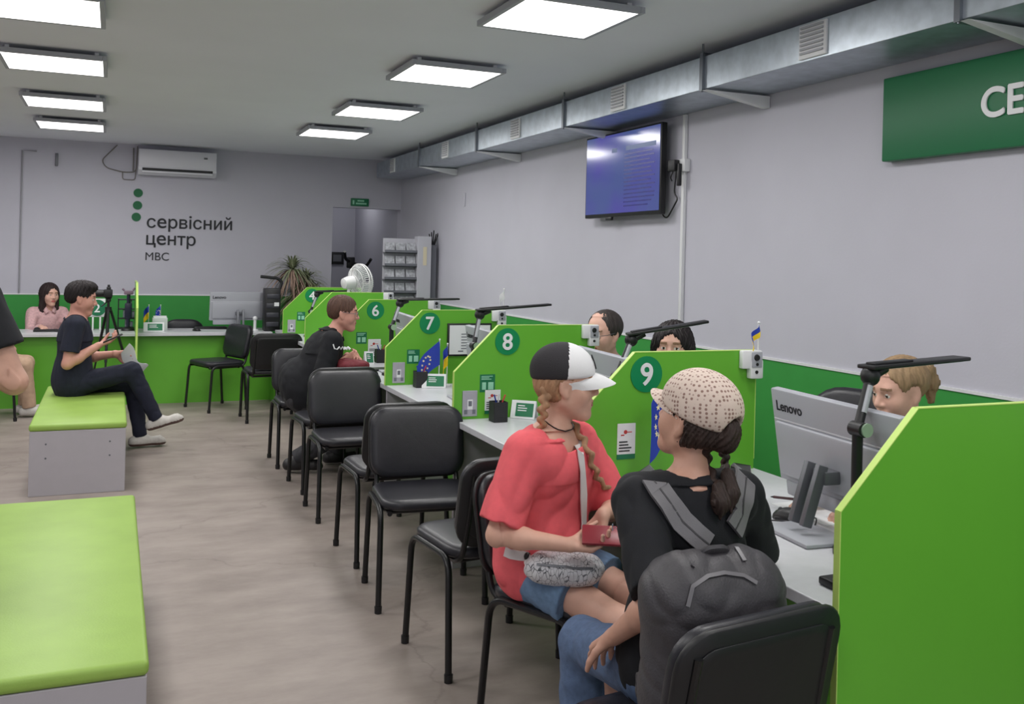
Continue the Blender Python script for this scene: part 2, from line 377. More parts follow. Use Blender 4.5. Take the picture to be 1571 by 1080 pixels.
# ------------------------------------------------------------------ air conditioner, wall lettering, exit sign
a0, a1 = ony(212, 250, YB)[0], ony(330, 250, YB)[0]
ac = thing('air_conditioner', 'white split air conditioner unit high on back wall', 'air conditioner', ((a0+a1)/2, YB, 2.42))
obj('casing', B().prism([(YB-.19, 2.70), (YB-.001, 2.70), (YB-.001, 2.42), (YB-.13, 2.42), (YB-.19, 2.47)], a0, a1, lambda a, c, d: (d, a, c)), mat('ac_white', (222, 222, 230), .35), ac, smooth=False)
obj('front_panel', B().box(a0+.005, a1-.005, YB-.2, YB-.185, 2.505, 2.695, .006), mat('ac_white', (0, 0, 0)), ac)
obj('air_outlet', B().box(a0+.04, a1-.04, YB-.193, YB-.16, 2.462, 2.492), BLACKP, ac, smooth=False)
obj('louver', B().box(a0+.04, a1-.04, YB-.2, YB-.185, 2.44, 2.462, .003), mat('ac_white', (0, 0, 0)), ac)
obj('indicator', B().box(a1-.14, a1-.1, YB-.203, YB-.199, 2.62, 2.64), GREYPD, ac, smooth=False)
q = ony(190, 255, YB)
b = B().tube(fillet([(a0-.01, YB-.02, 2.74), (a0-.02, YB-.02, 2.45), (a0-.15, YB-.02, 2.44), (a0-.33, YB-.02, 2.48), (a0-.38, YB-.02, 2.56), (a0-.22, YB-.02, 2.74)], .05), .006, 8).tube(fillet([(a0-.02, YB-.02, 2.5), (a0-.03, YB-.02, 2.36), (a0-.16, YB-.02, 2.36), (a0-.16, YB-.02, 2.44)], .03), .005, 8).tube([(a0-.05, YB-.02, 2.72), (a0-.05, YB-.02, 2.46)], .007, 8)
tag(obj('conditioner_cables', b, mat('cable_grey', (120, 116, 112), .6)), 'tangled grey cables hanging beside the left end of air conditioner', 'cable')
b = B()
wl = thing('wall_lettering', 'three green dots and dark Cyrillic lettering on white back wall', 'lettering', (.75, YB, 1.4))
for px, py in ((212, 296), (211, 315), (209, 333)):
    d = ony(px, py, YB); obj('green_dot', B().lathe([(.049, -.006), (.049, 0)], 28, Matrix.Translation((d[0], YB, d[2])), 'y'), mat('dot_green', (14, 98, 58), .6), wl, smooth=False)
for s, x0, y0_, x1, sz in (('сервісний', 225, 349, 356, .3), ('центр', 224, 375, 300, .3), ('MBC', 223, 399, 259, .17)):
    a = ony(x0, y0_, YB); e = ony(x1, y0_, YB)
    o = text('word', s, sz, facing((0, 0, 0)), INK, wl, .002, .003 if s != 'MBC' else .0)
    xs = [v.co.x for v in o.data.vertices]; k = (e[0]-a[0])/(max(xs)-min(xs))
    o.data.transform(Matrix.Translation((a[0], YB-.003, a[2])) @ Matrix.Diagonal((k, 1, k, 1)) @ Matrix.Translation((-min(xs), 0, 0)))
a = ony(538, 304, YB); e = ony(565, 317, YB)
ex = thing('exit_sign', 'small dark green exit sign above doorway', 'sign', ((a[0]+e[0])/2, YB, e[2]))
obj('sign_plate', B().box(a[0], e[0], YB-.025, YB-.001, e[2], a[2], .004), mat('exit_green', (20, 110, 70), .5), ex)
b = B()
for k in range(2):
    b.box(a[0]+.06+.02*k, e[0]-.03-.03*k, YB-.028, YB-.024, e[2]+.022+.034*k, e[2]+.04+.034*k)
b.box(a[0]+.02, a[0]+.04, YB-.028, YB-.024, e[2]+.02, e[2]+.07)
obj('sign_print', b, mat('print_pale', (150, 210, 180), .5), ex, smooth=False)
q = ony(87, 245, YB)
tag(obj('wall_bracket', B().box(q[0]-.015, q[0]+.015, YB-.03, YB-.001, q[2]-.07, q[2]+.07, .004), GREYPD), 'small dark bracket fixed high on back wall, left of air conditioner', 'bracket')
sw = onx(713, 305, XW)
tag(obj('wall_patch', B().box(XW-.01, XW-.001, sw[1]-.03, sw[1]+.03, sw[2]-.08, sw[2]+.06, .003), WALL), 'small white cover plate on right wall left of television', 'cover plate')
# ------------------------------------------------------------------ service counter, back desk
CX0, CX1, CZ = 1.605, 2.40, .76
YP = {10: 1.75, 9: 3.12, 8: 4.50, 7: 5.80, 6: 7.17, 5: 8.52, 4: 9.72}
ct = thing('service_counter', 'long grey topped service counter with green front along right side', 'counter', (2, 5.5, 0))
obj('worktop', B().box(CX0, CX1, 1.772, 10.265, CZ-.032, CZ, .003), GREYTOP, ct, smooth=False)
obj('front_panel', B().box(CX0+.42, CX0+.44, 1.80, 10.2, .02, CZ-.034), LIME, ct, smooth=False)
for k, y in YP.items():
    if k != 10: obj('side_support', B().box(CX0+.012, CX1-.04, y+.02, y+.045, 0, CZ-.034), GREYLAM, ct, smooth=False)
bd = thing('reception_desk', 'wide back desk with green front and grey top under wall lettering', 'desk', (0, 10.6, 0))
BZ = .735
obj('worktop', B().box(-2.4, 1.58, 10.27, 10.88, BZ-.032, BZ, .003), GREYTOP, bd, smooth=False)
obj('front_panel', B().box(-2.4, 1.58, 10.37, 10.39, 0, BZ-.034), LIME, bd, smooth=False)
obj('front_panel', B().box(1.58, 1.602, 10.1, 10.39, 0, BZ-.034), LIME, bd, smooth=False)
# ------------------------------------------------------------------ numbered dividers
NOTE = mat('notice_grey', (170, 168, 178), .5, var=.06, vscale=30)
RED = mat('print_red', (188, 60, 56), .6)
def bars(b, x0, x1, z0, z1, n, Y, fill=.5, rag=True):
    for k in range(n):
        z = z1-(z1-z0)*(k+.5)/n; hh = (z1-z0)/n*fill/2
        b.box(x0, x0+(x1-x0)*(random.uniform(.55, 1) if rag else 1), Y-.0016, Y-.0002, z-hh, z+hh)
    return b
def divider(num, y, label, extras):
    d = thing('counter_divider', label, 'divider', (1.6, y, 0))
    zlo = .005 if y < 2 else CZ+.0005
    prof = [(1.597, zlo), (2.39, zlo), (2.39, 1.235), (1.832, 1.235), (1.597, 1.0)]
    obj('panel_board', B().prism(prof, y, y+.018, lambda a, c, t: (a, t, c)), LIME, d, smooth=False)
    e = [(1.597, zlo), (1.597, 1.0), (1.832, 1.235), (2.39, 1.235), (2.39, .8)]
    b = B()
    for (ax, az), (bx, bz) in zip(e[:-1], e[1:]):
        L = math.hypot(bx-ax, bz-az); nx, nz = -(bz-az)/L*.0025, (bx-ax)/L*.0025
        b.prism([(ax, az), (bx, bz), (bx+nx, bz+nz), (ax+nx, az+nz)], y-.001, y+.019, lambda a, c, t: (a, t, c))
    obj('edge_band', b, LIMEEDGE, d, smooth=False)
    if num:
        cx, cz, r = 1.882, 1.152, .069
        ds = obj('number_disc', B().lathe([(r, -.003), (r, 0)], 40, Matrix.Translation((cx, y-.0005, cz)), 'y'), DISC, d, smooth=False)
        t = text('digit', str(num), .118, facing((0, 0, 0)), PAPER, ds, .0006, .0022)
        vs = np.array([v.co for v in t.data.vertices]); mid = (vs.max(0)+vs.min(0))/2
        t.data.transform(Matrix.Translation((cx-mid[0], y-.0045, cz-mid[2])))
    if 'sticker' in extras:
        x0, x1, z0, z1 = 1.735, 1.818, .895, .985
        s = obj('sticker', B().box(x0, x1, y-.0015, y, z0, z1), DKGREEN, d, smooth=False)
        b = bars(B(), x0+.008, x1-.008, z1-.028, z1-.006, 3, y-.0014); b.box(x0+.012, x0+.034, y-.003, y-.001, z0+.012, z0+.05, .003); b.box(x0+.045, x1-.008, y-.003, y-.001, z0+.012, z0+.05, .003)
        obj('sticker_print', b, mat('print_pale', (0, 0, 0)), s, smooth=False)
    if 'holder' in extras:
        x0, x1, z0, z1 = 1.642, 1.722, .775, .905
        s = obj('leaflet_pocket', B().box(x0, x1, y-.006, y, z0, z1, .002), NOTE, d, smooth=False)
        obj('pocket_card', B().box(x0+.026, x1-.026, y-.009, y-.005, z0+.035, z0+.085), PAPER, s, smooth=False)
        obj('card_print', B().box(x0+.031, x1-.031, y-.0096, y-.0088, z0+.052, z0+.078).box(x0+.01, x0+.026, y-.0085, y-.006, z0+.012, z0+.034).box(x1-.026, x1-.01, y-.0085, y-.006, z0+.012, z0+.034), mat('print_grey', (110, 112, 122), .6), s, smooth=False)
    if 'notice' in extras:
        x0, x1, z0, z1 = extras['notice']
        s = obj('paper_notice', B().box(x0, x1, y-.002, y, z0, z1), PAPER, d, smooth=False)
        w, h = x1-x0, z1-z0
        obj('notice_emblem', B().lathe([(w*.1, -.0022), (w*.1, -.0005)], 16, Matrix.Translation((x0+w*.45, y, z0+h*.72)), 'y').box(x0+w*.2, x0+w*.38, y-.0026, y-.0015, z0+h*.6, z0+h*.64).box(x0+w*.55, x0+w*.8, y-.0026, y-.0015, z0+h*.7, z0+h*.73), RED, s, smooth=False)
        obj('notice_print', bars(B(), x0+w*.1, x0+w*.9, z0+h*.06, z0+h*.45, 4, y-.0018, .4), INK, s, smooth=False)
        obj('notice_footer', B().box(x0, x1, y-.0025, y-.0002, z0-h*.16, z0), DKGREEN, s, smooth=False)
    return d
full = dict(sticker=1, holder=1)
divider(4, YP[4], 'lime green counter divider with a numbered disc before the spiky plant', dict(sticker=1, holder=1))
divider(0, YP[5], 'lime green counter divider without visible number, left of the fan and behind glasses man', dict())
divider(6, YP[6], 'lime green counter divider with a numbered disc beside the face of glasses man', dict(sticker=1, notice=(1.83, 1.93, .80, .93)))
divider(7, YP[7], 'lime green counter divider carrying a disc with 7 and the framed certificate', dict(sticker=1, holder=1))
divider(8, YP[8], 'lime green counter divider with numbered disc, pen holder before it, left of girl in pink', dict(sticker=1, holder=1, notice=(1.765, 1.85, .80, .905)))
divider(9, YP[9], 'lime green counter divider with numbered disc right behind the beige cap', dict(notice=(1.762, 1.84, .852, .968)))
divider(0, YP[10], 'large nearest lime green counter divider at right edge of photo', dict())
# feedback boxes on divider corners
def feedback(y, label, first=[]):
    t = thing('feedback_box', label, 'feedback box', (2.355, y, 1.17), 0, 'white feedback boxes on divider corners')
    if not first:
        bd_ = obj('box_body', B().box(-.05, .045, -.03, -.002, -.005, .068, .006).box(-.012, .048, -.034, -.002, -.045, .03, .006), WHITE, t, world=False)
        fp = obj('dark_face', B().box(-.01, .04, -.037, -.032, .0, .062, .003), GREYPL, bd_)
        ln = obj('lens', B().lathe([(.011, -.043), (.014, -.036)], 16, Matrix.Translation((.012, 0, .04)), 'y').lathe([(.006, -.040), (.006, -.036)], 12, Matrix.Translation((.014, 0, .013)), 'y').lathe([(.007, -.037), (.007, -.033)], 12, Matrix.Translation((.014, 0, -.018)), 'y'), BLACKP, bd_)
        first += [t]
        return t
    COL.objects.unlink(t); bpy.data.objects.remove(t)
    return dup(first[0], (2.355, y, 1.17), 0, label)
feedback(YP[9], 'white feedback box with camera lens on corner of divider 9')
feedback(YP[8], 'white feedback box on the far corner of divider 8')
feedback(YP[7], 'white feedback box on the far corner of divider 7')
feedback(YP[6], 'white feedback box on the far corner of divider 6')
feedback(YP[5], 'white feedback box on unnumbered divider below the brochure rack')
# ------------------------------------------------------------------ benches
def bench(name, label, x0, x1, y0, y1):
    t = thing(name, label, 'bench', ((x0+x1)/2, (y0+y1)/2, 0))
    obj('base', B().box(x0+.005, x1-.005, y0+.005, y1-.005, 0, .412, .003), GREYLAM, t, smooth=False)
    b = B()
    for x in (x0+.1, x1-.1):
        for z in (.24, .33): b.lathe([(.006, -.001), (.006, .001)], 10, Matrix.Translation((x, y0+.004, z)), 'y')
    obj('screw_cap', b, GREYPD, t, smooth=False)
    bm = bmesh.new(); bmesh.ops.create_grid(bm, x_segments=24, y_segments=40, size=.5)
    tp = B().box(x0, x1, y0, y1, .412, .455, .016, seg=4)
    obj('cushion', tp, BENCHTOP, t)
    return t
bench('padded_bench', 'low bench with lime green cushion the young man sits on', -.47, .105, 6.66, 8.52)
bench('padded_bench', 'nearest low bench with lime green cushion in bottom left corner', -.445, .115, 2.76, 4.67)
# ------------------------------------------------------------------ chairs
def make_chair(label, loc, rz, group):
    t = thing('visitor_chair', label, 'chair', loc, rz, group)
    for s in (-1, 1):
        b = B().tube(fillet([(s*.245, .205, 0), (s*.238, .175, .452), (s*.238, -.165, .452), (s*.245, -.2, 0)], .07, 7), .0135, 10, flat=.9)
        lg = obj('leg_frame', b, BLACKM, t, world=False)
        for y in (.205, -.2): obj('foot_cap', B().lathe([(.016, 0), (.017, .03)], 12, Matrix.Translation((s*.245, y, .001))), BLACKP, lg)
        b = B().tube(fillet([(s*.2, .19, .432), (s*.2, -.19, .432), (s*.195, -.225, .56), (s*.19, -.27, .78)], .09, 7), .0115, 10)
        obj('back_post', b, BLACKM, t, world=False)
        for y in (.12, -.1): obj('seat_bracket', B().tube([(s*.2, y, .432), (s*.238, y, .445)], .009, 8), BLACKM, t, world=False)
    for y in (.13, -.13): obj('crossbar', B().tube([(-.2, y, .425), (.2, y, .425)], .01, 8), BLACKM, t, world=False)
    M = Matrix.Translation((0, .005, .464)) @ Matrix.Rotation(PI/2, 4, 'X') @ Matrix.Rotation(PI, 4, 'Y')
    obj('seat', B().pad(.465, .415, .042, .09, Matrix.Translation((0, .005, .466)) @ Matrix.Rotation(PI/2, 4, 'X'), 0, .2), BLACKV, t, world=False, ang=60)
    R = Matrix.Translation((0, -.235, .667)) @ Matrix.Rotation(math.radians(11), 4, 'X')
    sh = obj('back_shell', B().pad(.475, .345, .016, .085, R @ Matrix.Translation((0, -.016, 0)), .28, .1), BLACKP, t, world=False, ang=60)
    obj('shell_rim', B().pad(.40, .27, .004, .06, R @ Matrix.Translation((0, -.026, 0)) @ Matrix.Rotation(PI, 4, 'Z'), -.28, .1), BLACKP, sh, ang=60)
    obj('backrest', B().pad(.462, .332, .036, .085, R @ Matrix.Translation((0, .008, 0)), .28, .25), BLACKV, t, world=False, ang=60)
    return t
G = 'black visitor chairs along the counter'
ch = make_chair('empty black chair facing camera below divider 7, between two others', (1.385, 5.74, 0), PI, G)
dup(ch, (1.375, 4.24, 0), PI-.10, 'large empty black chair facing camera, left of girl in pink')
dup(ch, (1.40, 3.54, 0), .12, 'black chair seen from behind, directly left of pink girl')
dup(ch, (1.40, 4.89, 0), .04, 'black chair mostly hidden behind the large empty chair in middle')
dup(ch, (1.41, 6.44, 0), .06, 'black chair hidden behind empty chair below the seated man')
dup(ch, (1.385, 7.23, 0), PI, 'black chair under the man with glasses')
dup(ch, (1.405, 9.17, 0), .03, 'black chair seen from behind near the back desk, beyond glasses man')
def along(d): return math.atan2(-d[0], d[1])
dup(ch, (1.47, 2.88, 0), along((.45, -.89)), 'black chair the girl in pink sits on')
dup(ch, (1.265, 1.90, 0), along((-.12, 1)), 'nearest black chair at bottom right, behind woman with backpack')
dup(ch, (.985, 9.93, 0), along((-.92, -.38)), 'black chair seen side on before the back desk, facing left')
dup(ch, (-.98, 9.86, 0), along((1, -.05)), 'black chair at far left under person in beige trousers')
# ------------------------------------------------------------------ monitors
def monitor(label, loc, rz, group=None, first=[]):
    """screen faces +y, local origin on desk"""
    if first and group != 'single':
        return dup(first[0], loc, rz, label, group)
    t = thing('monitor', label, 'monitor', loc, rz, group)
    R = Matrix.Translation((0, 0, .245)) @ Matrix.Rotation(math.radians(9), 4, 'X')
    cs = obj('casing', B().box(-.31, .31, -.012, .02, -.145, .165, .006, R).box(-.285, .285, -.03, -.01, -.12, .06, .012, R), GREYPL, t, world=False)
    obj('screen', B().box(-.3, .3, .0195, .0215, -.135, .155, 0, R), DARKSCR, t, world=False, smooth=False)
    obj('chin', B().box(-.27, .02, -.018, .016, -.19, -.14, .005, R), GREYPL, t, world=False)
    text('brand_name', 'Lenovo', .047, R @ frame((-.285, -.0128, .095), (1, 0, 0), (0, 0, 1)), INK, cs, .0006, .0008)
    obj('vent_seam', B().box(-.3, .3, -.0145, -.012, .062, .066, 0, R), mat('seam_pale', (210, 212, 216), .4), cs, smooth=False)
    b = B()
    for s in (-1, 1): b.box(s*.028-.011, s*.028+.011, -.11, -.075, .01, .2, .004, Matrix.Translation((0, -.045, 0)) @ Matrix.Rotation(math.radians(-17), 4, 'X'))
    b.box(-.045, .045, -.075, -.02, .16, .2, .004)
    obj('stand_arm', b, GREYPD, t, world=False)
    obj('stand_base', B().box(-.12, .12, -.19, -.02, .0, .012, .004), GREYPL, t, world=False)
    if not first: first.append(t)
    return t
MG = 'grey desktop monitors on the counter'
MR = -PI/2-.08     # screens face the clerks (+X)
MM = monitor('large grey monitor seen from behind at nearest workplace', (2.06, 2.28, CZ+.001), MR, MG)
monitor('grey monitor before the male clerk, behind divider 9', (2.06, 3.75, CZ+.001), MR, MG)
monitor('grey monitor partly hidden behind slanted edge of divider 8', (2.0, 5.12, CZ+.001), MR, MG)
monitor('grey monitor partly hidden behind slanted edge of divider 7', (1.93, 6.45, CZ+.001), MR, MG)
p = onz(365, 505, BZ)
monitor('grey monitor seen from behind on the back desk', (p[0], 10.62, BZ+.001), .03, MG)
# ------------------------------------------------------------------ desk lamps
def lamp(label, x, y, ztop, elbow, bar_dir, bar_len, base_z=CZ, jz=.36, group='black jointed desk lamps'):
    t = thing('desk_lamp', label, 'desk lamp', (x, y, base_z), 0, group)
    z0 = base_z+.001
    obj('clamp_base', B().lathe([(.06, z0), (.06, z0+.018), (.02, z0+.03)], 24, Matrix.Translation((x, y, 0))), BLACKP, t)
    obj('post', B().tube([(x, y, z0+.02), (x, y, base_z+jz)], .0155, 12), BLACKP, t)
    J = np.array([x, y, base_z+jz])
    kn = obj('joint_knob', B().lathe([(.021, -.026), (.021, .02)], 18, Matrix.Translation(J), 'y'), BLACKP, t)
    obj('joint_cap', B().lathe([(.02, -.031), (.02, -.026)], 18, Matrix.Translation(J+np.array([.008, 0, 0])), 'y'), mat('knob_pale', (150, 172, 150), .4), kn)
    E = J+np.array(elbow); u = (E-J)/np.linalg.norm(E-J)
    ar = obj('arm', B().tube([J, E], .0135, 12), BLACKP, t)
    obj('arm_label', B().tube([J+u*.05+np.array([0, -.006, 0]), E-u*.03+np.array([0, -.006, 0])], .0105, 10), GREYPL, ar)
    obj('head_joint', B().sphere(E, (.03, .026, .03)).tube([E, E+np.array(bar_dir)*.06+np.array([0, 0, .02])], .016, 12), BLACKP, t)
    d = np.array(bar_dir, float); d /= np.linalg.norm(d); s = np.cross(d, [0, 0, 1]); s /= np.linalg.norm(s); n = np.cross(s, d)
    b0 = E+np.array([0, 0, .025])
    M = Matrix.Identity(4)
    for i in range(3): M[i][0] = d[i]; M[i][1] = s[i]; M[i][2] = n[i]; M[i][3] = b0[i]
    hd = obj('lamp_head', B().box(-.02, bar_len, -.032, .032, -.004, .008, .0035, M), BLACKP, t)
    obj('light_strip', B().box(.06, bar_len-.03, -.022, .022, -.006, -.0035, 0, M), GREYPL, hd, smooth=False)
    obj('head_rib', B().box(.0, bar_len*.4, -.018, .018, .007, .014, .003, M), BLACKP, hd)
    return t
lamp('black jointed desk lamp before blond clerk, nearest of all', 1.96, 2.09, 0, (.07, .03, .145), (1, .12, .03), .42)
lamp('black jointed desk lamp tilted upward beside divider 9', 1.98, 3.52, 0, (.10, .06, .15), (.9, -.3, .17), .34, jz=.33)
lamp('black jointed desk lamp behind slanted edge of divider 8', 1.86, 4.93, 0, (.05, .05, .17), (.98, -.1, .08), .42, jz=.33)
lamp('black jointed desk lamp behind slanted edge of divider 7', 1.77, 6.3, 0, (.07, .05, .16), (.95, -.1, .02), .42, jz=.33)
lamp('black jointed desk lamp crossing the number 4 disc', 1.80, 9.35, 0, (.06, .0, .17), (.95, .1, .03), .42, jz=.25)
# ------------------------------------------------------------------ small things on the counter
def standee(label, p, w, h, rz, z=CZ):
    t = thing('tent_sign', label, 'tent sign', (p[0], p[1], z+.001), rz)
    R = Matrix.Rotation(math.radians(-20), 4, 'X')
    obj('sign_board', B().box(-w/2, w/2, -.002, .002, .0, h, .0006, Matrix.Translation((0, -.03, 0)) @ R), PAPER, t, world=False, smooth=False)
    obj('rear_leg', B().box(-w/2, w/2, -.002, .002, .0, h, .0006, Matrix.Translation((0, .045, 0)) @ Matrix.Rotation(math.radians(22), 4, 'X')), PAPER, t, world=False, smooth=False)
    g = obj('green_print', B().box(-w*.3, w*.42, -.0035, -.002, h*.12, h*.85, 0, Matrix.Translation((0, -.03, 0)) @ R), DKGREEN, t, world=False, smooth=False)
    b = B()
    for k in range(3): b.box(-w*.22, w*random.uniform(.0, .2), -.0045, -.0032, h*(.68-.13*k), h*(.73-.13*k), 0, Matrix.Translation((0, -.03, 0)) @ R)
    obj('white_print', b, PAPER, g, smooth=False)
def pencup(label, p, z=CZ, w=.035, h=.1):
    t = thing('pen_holder', label, 'pen holder', (p[0], p[1], z+.001))
    b = B().box(-w, w, -w, w, 0, .004)
    for a, c_ in ((1, 0), (-1, 0), (0, 1), (0, -1)):
        if a: b.box(a*w-.002, a*w+.002, -w, w, 0, h)
        else: b.box(-w, w, c_*w-.002, c_*w+.002, 0, h)
    obj('cup', b, mat('mesh_black', (32, 32, 36), .5, bump=.3, bscale=400), t, world=False, smooth=False)
    for k, (c_, dx) in enumerate((((190, 50, 60), .02), ((40, 60, 150), -.015), ((210, 210, 214), .005))):
        tag(obj('pen', B().tube([(p[0]-dx, p[1]+.01*k-.01, z+.008), (p[0]+dx*1.6, p[1]+.012*k-.01, z+.135)], .004, 8), mat('pen%d' % k, c_, .4)), ['red', 'blue', 'white'][k]+' pen standing in '+label, 'pen')
def cloth(b, fn, nu=14, nv=10, th=.0012):
    P = [[np.array(fn(i/nu, j/nv), float) for j in range(nv+1)] for i in range(nu+1)]
    V = []; W = nv+1
    for sgn in (0, 1):
        for i in range(nu+1):
            for j in range(nv+1):
                du = P[min(i+1, nu)][j]-P[max(i-1, 0)][j]; dv = P[i][min(j+1, nv)]-P[i][max(j-1, 0)]
                n = np.cross(du, dv); n = n/(np.linalg.norm(n)+1e-9); V.append(P[i][j]+n*th*(sgn-.5))
    o = (nu+1)*W; Fs = []
    for i in range(nu):
        for j in range(nv):
            q = [i*W+j, (i+1)*W+j, (i+1)*W+j+1, i*W+j+1]; Fs += [tuple(q), tuple(o+k for k in q[::-1])]
    rim = [i*W for i in range(nu+1)]+[nu*W+j for j in range(1, W)]+[i*W+nv for i in range(nu-1, -1, -1)]+[j for j in range(nv-1, 0, -1)]
    for a, c_ in zip(rim, rim[1:]+rim[:1]): Fs.append((a, c_, o+c_, o+a))
    return b.add(V, Fs)
def flag(label, p, h, kind, w, fh, droop, d=(-1, 0, 0), z=CZ, stand=True, group=None):
    """pole with cloth drooping towards d"""
    t = thing('desk_flag', label, 'flag', (p[0], p[1], z+.001), 0, group)
    if stand: obj('stand', B().lathe([(.028, z+.001), (.026, z+.012), (.006, z+.016)], 20, Matrix.Translation((p[0], p[1], 0))), WHITE, t)
    obj('pole', B().tube([(p[0], p[1], z+.002), (p[0], p[1], z+h)], .0032, 8).sphere((p[0], p[1], z+h), .006, 8), WHITE, t)
    d = np.array(d, float); d /= np.linalg.norm(d); sd = np.array([-d[1], d[0], 0])
    def fn(u, v): return np.array([p[0], p[1], z+h-.008])+d*(w*u*(1-.35*droop*u))+np.array([0, 0, -fh*v*(1+.1*u)-droop*w*u*(.8+.3*u)])+sd*.012*math.sin(u*7+v*2)
    if kind == 'eu':
        c_ = obj('cloth', cloth(B(), fn), BLUE, t, ang=80)
        for k in range(12):
            a = 2*PI*k/12; u, v = .5+.2*math.cos(a)*fh/w*1.2, .5+.28*math.sin(a)
            q = fn(u, v); e = .012; nn = np.cross(np.array(fn(u+e, v))-q, np.array(fn(u, v+e))-q); nn /= np.linalg.norm(nn)
            tu = np.array(fn(u+e, v))-q; tu /= np.linalg.norm(tu); tv = np.cross(nn, tu)
            b = B(); R = fh*.06
            V = [q+(tu*math.cos(PI*i/5+.3)+tv*math.sin(PI*i/5+.3))*(R if i % 2 == 0 else R*.42)+nn*s for s in (-.002, .002) for i in range(10)]
            b.add(V, [tuple(range(10)), tuple(range(10, 20))[::-1]]+[(i, (i+1) % 10, 10+(i+1) % 10, 10+i) for i in range(10)])
            obj('star', b, STAR, c_, smooth=False)
    elif kind == 'ua':
        obj('blue_half', cloth(B(), lambda u, v: fn(u, v*.5)), BLUE, t, ang=80)
        obj('yellow_half', cloth(B(), lambda u, v: fn(u, .5+v*.5)), YELLOW, t, ang=80)
    else: obj('cloth', cloth(B(), fn), WHITE, t, ang=80)
    return t
standee('white tent sign with green print on counter beside divider 7', onz(664, 594, CZ)+np.array([0, -.02, 0]), .15, .09, -.35)
standee('white tent sign with green print on counter just left of girl', onz(800, 640, CZ)+np.array([0, -.03, 0]), .13, .095, -.7)
standee('white tent sign with green print behind the hands of glasses man', (1.79, 6.98, 0), .07, .1, 0)
pencup('black mesh pen holder below the EU flag', (1.79, 5.68))
pencup('black mesh pen holder beside divider 8', (1.80, 4.40))
pencup('black pen holder beside divider 6', (1.90, 7.06), h=.1)
flag('blue flag with ring of stars on counter in front of divider 7', (1.905, 5.66), .30, 'eu', .20, .15, .75)
flag('blue and yellow flag hanging on pole in front of divider 7', (1.965, 5.68), .27, 'ua', .05, .13, 1.2)
flag('blue flag with stars half hidden behind the beige cap', (1.95, 2.98), .40, 'eu', .16, .2, .5)
flag('blue flag hanging just right of the pink girl face', (2.02, 4.12), .29, 'eu', .06, .15, .8)
flag('small blue and yellow flag on top of the divider 9 box', (2.385, YP[9]-.02), .11, 'ua', .05, .05, 1.0, z=1.238, stand=False)
flag('small white flag on top of the divider 7 box', (2.385, YP[7]-.02), .14, 'x', .05, .06, 1.0, z=1.238, stand=False)
def on_counter(name, label, cat, b, m, **k): return tag(obj(name, b, m, **k), label, cat)
# framed certificate hung on divider 7
y = YP[7]
fc = thing('framed_certificate', 'black framed white certificate on divider 7', 'certificate', (2.1, y, 1.0))
a = ony(686, 496, y); e = ony(752, 545, y)
obj('picture_frame', B().box(a[0], e[0], y-.018, y-.001, e[2], a[2], .003), BLACKP, fc)
sh = obj('certificate_sheet', B().box(a[0]+.012, e[0]-.012, y-.0195, y-.017, e[2]+.012, a[2]-.012), PAPER, fc, smooth=False)
cx = (a[0]+e[0])/2
b = bars(B(), cx-.06, cx+.06, e[2]+.04, a[2]-.06, 6, y-.0193, .3); b.box(cx-.008, cx+.008, y-.0205, y-.019, a[2]-.045, a[2]-.025); b.box(cx-.08, cx-.045, y-.0205, y-.019, e[2]+.028, e[2]+.036); b.box(cx+.0, cx+.02, y-.0205, y-.019, e[2]+.022, e[2]+.045)
obj('certificate_print', b, mat('print_grey', (0, 0, 0)), sh, smooth=False)
q = (2.11, 5.62)
pr = thing('card_terminal', 'black device under the framed certificate', 'device', (q[0], q[1], CZ))
obj('device_body', B().box(q[0]-.06, q[0]+.1, q[1]-.08, q[1]+.08, CZ+.001, CZ+.12, .012), BLACKP, pr)
obj('device_top', B().box(q[0]-.055, q[0]+.095, q[1]-.07, q[1]+.075, CZ+.12, CZ+.15, .012), BLACKV, pr)
b = B().box(1.60, 1.83, 6.52, 6.64, CZ+.001, CZ+.016, .004)
on_counter('folder', 'dark flat folder on counter before man with glasses', 'folder', b, BLACKP)
# ------------------------------------------------------------------ nearest workplace
z = CZ+.001
def mouse(label, p, rz, z):
    t = thing('computer_mouse', label, 'mouse', (p[0], p[1], z), rz)
    obj('mouse_body', B().sphere((0, 0, .004), (.034, .056, .034), 20).box(-.03, .03, -.05, .05, 0, .012, .006), BLACKP, t, world=False)
    obj('scroll_wheel', B().lathe([(.008, -.004), (.008, .004)], 14, Matrix.Translation((0, .03, .029)), 'x'), GREYPD, t, world=False)
    return t
mouse('black computer mouse beside monitor foot at nearest workplace', (2.03, 2.455), .9, z)
on_counter('mouse_cable', 'black mouse cable curling over grey worktop at nearest workplace', 'cable', B().tube(fillet([(1.99, 2.42, z+.006), (1.93, 2.47, z+.004), (1.86, 2.38, z+.004), (1.9, 2.3, z+.004)], .05), .0025, 6).tube(fillet([(2.07, 2.42, z+.006), (2.06, 2.36, z+.03), (2.02, 2.33, z+.004)], .03), .0025, 6), BLACKP)
def keyboard(label, x0, x1, y0, y1, z, m):
    t = thing('keyboard', label, 'keyboard', ((x0+x1)/2, (y0+y1)/2, z))
    obj('keyboard_body', B().box(x0, x1, y0, y1, z, z+.016, .004), m, t)
    b = B(); nx = 5; ny = max(6, int((y1-y0)/.024))
    if (x1-x0) > (y1-y0): nx = max(6, int((x1-x0)/.024)); ny = 5
    for i in range(nx):
        for j in range(ny):
            ax = x0+.006+(x1-x0-.012)*i/nx; ay = y0+.006+(y1-y0-.012)*j/ny
            b.box(ax+.001, ax+(x1-x0-.012)/nx-.002, ay+.001, ay+(y1-y0-.012)/ny-.002, z+.016, z+.021)
    obj('keys', b, mat('key_black', (40, 40, 44), .5), t, smooth=False)
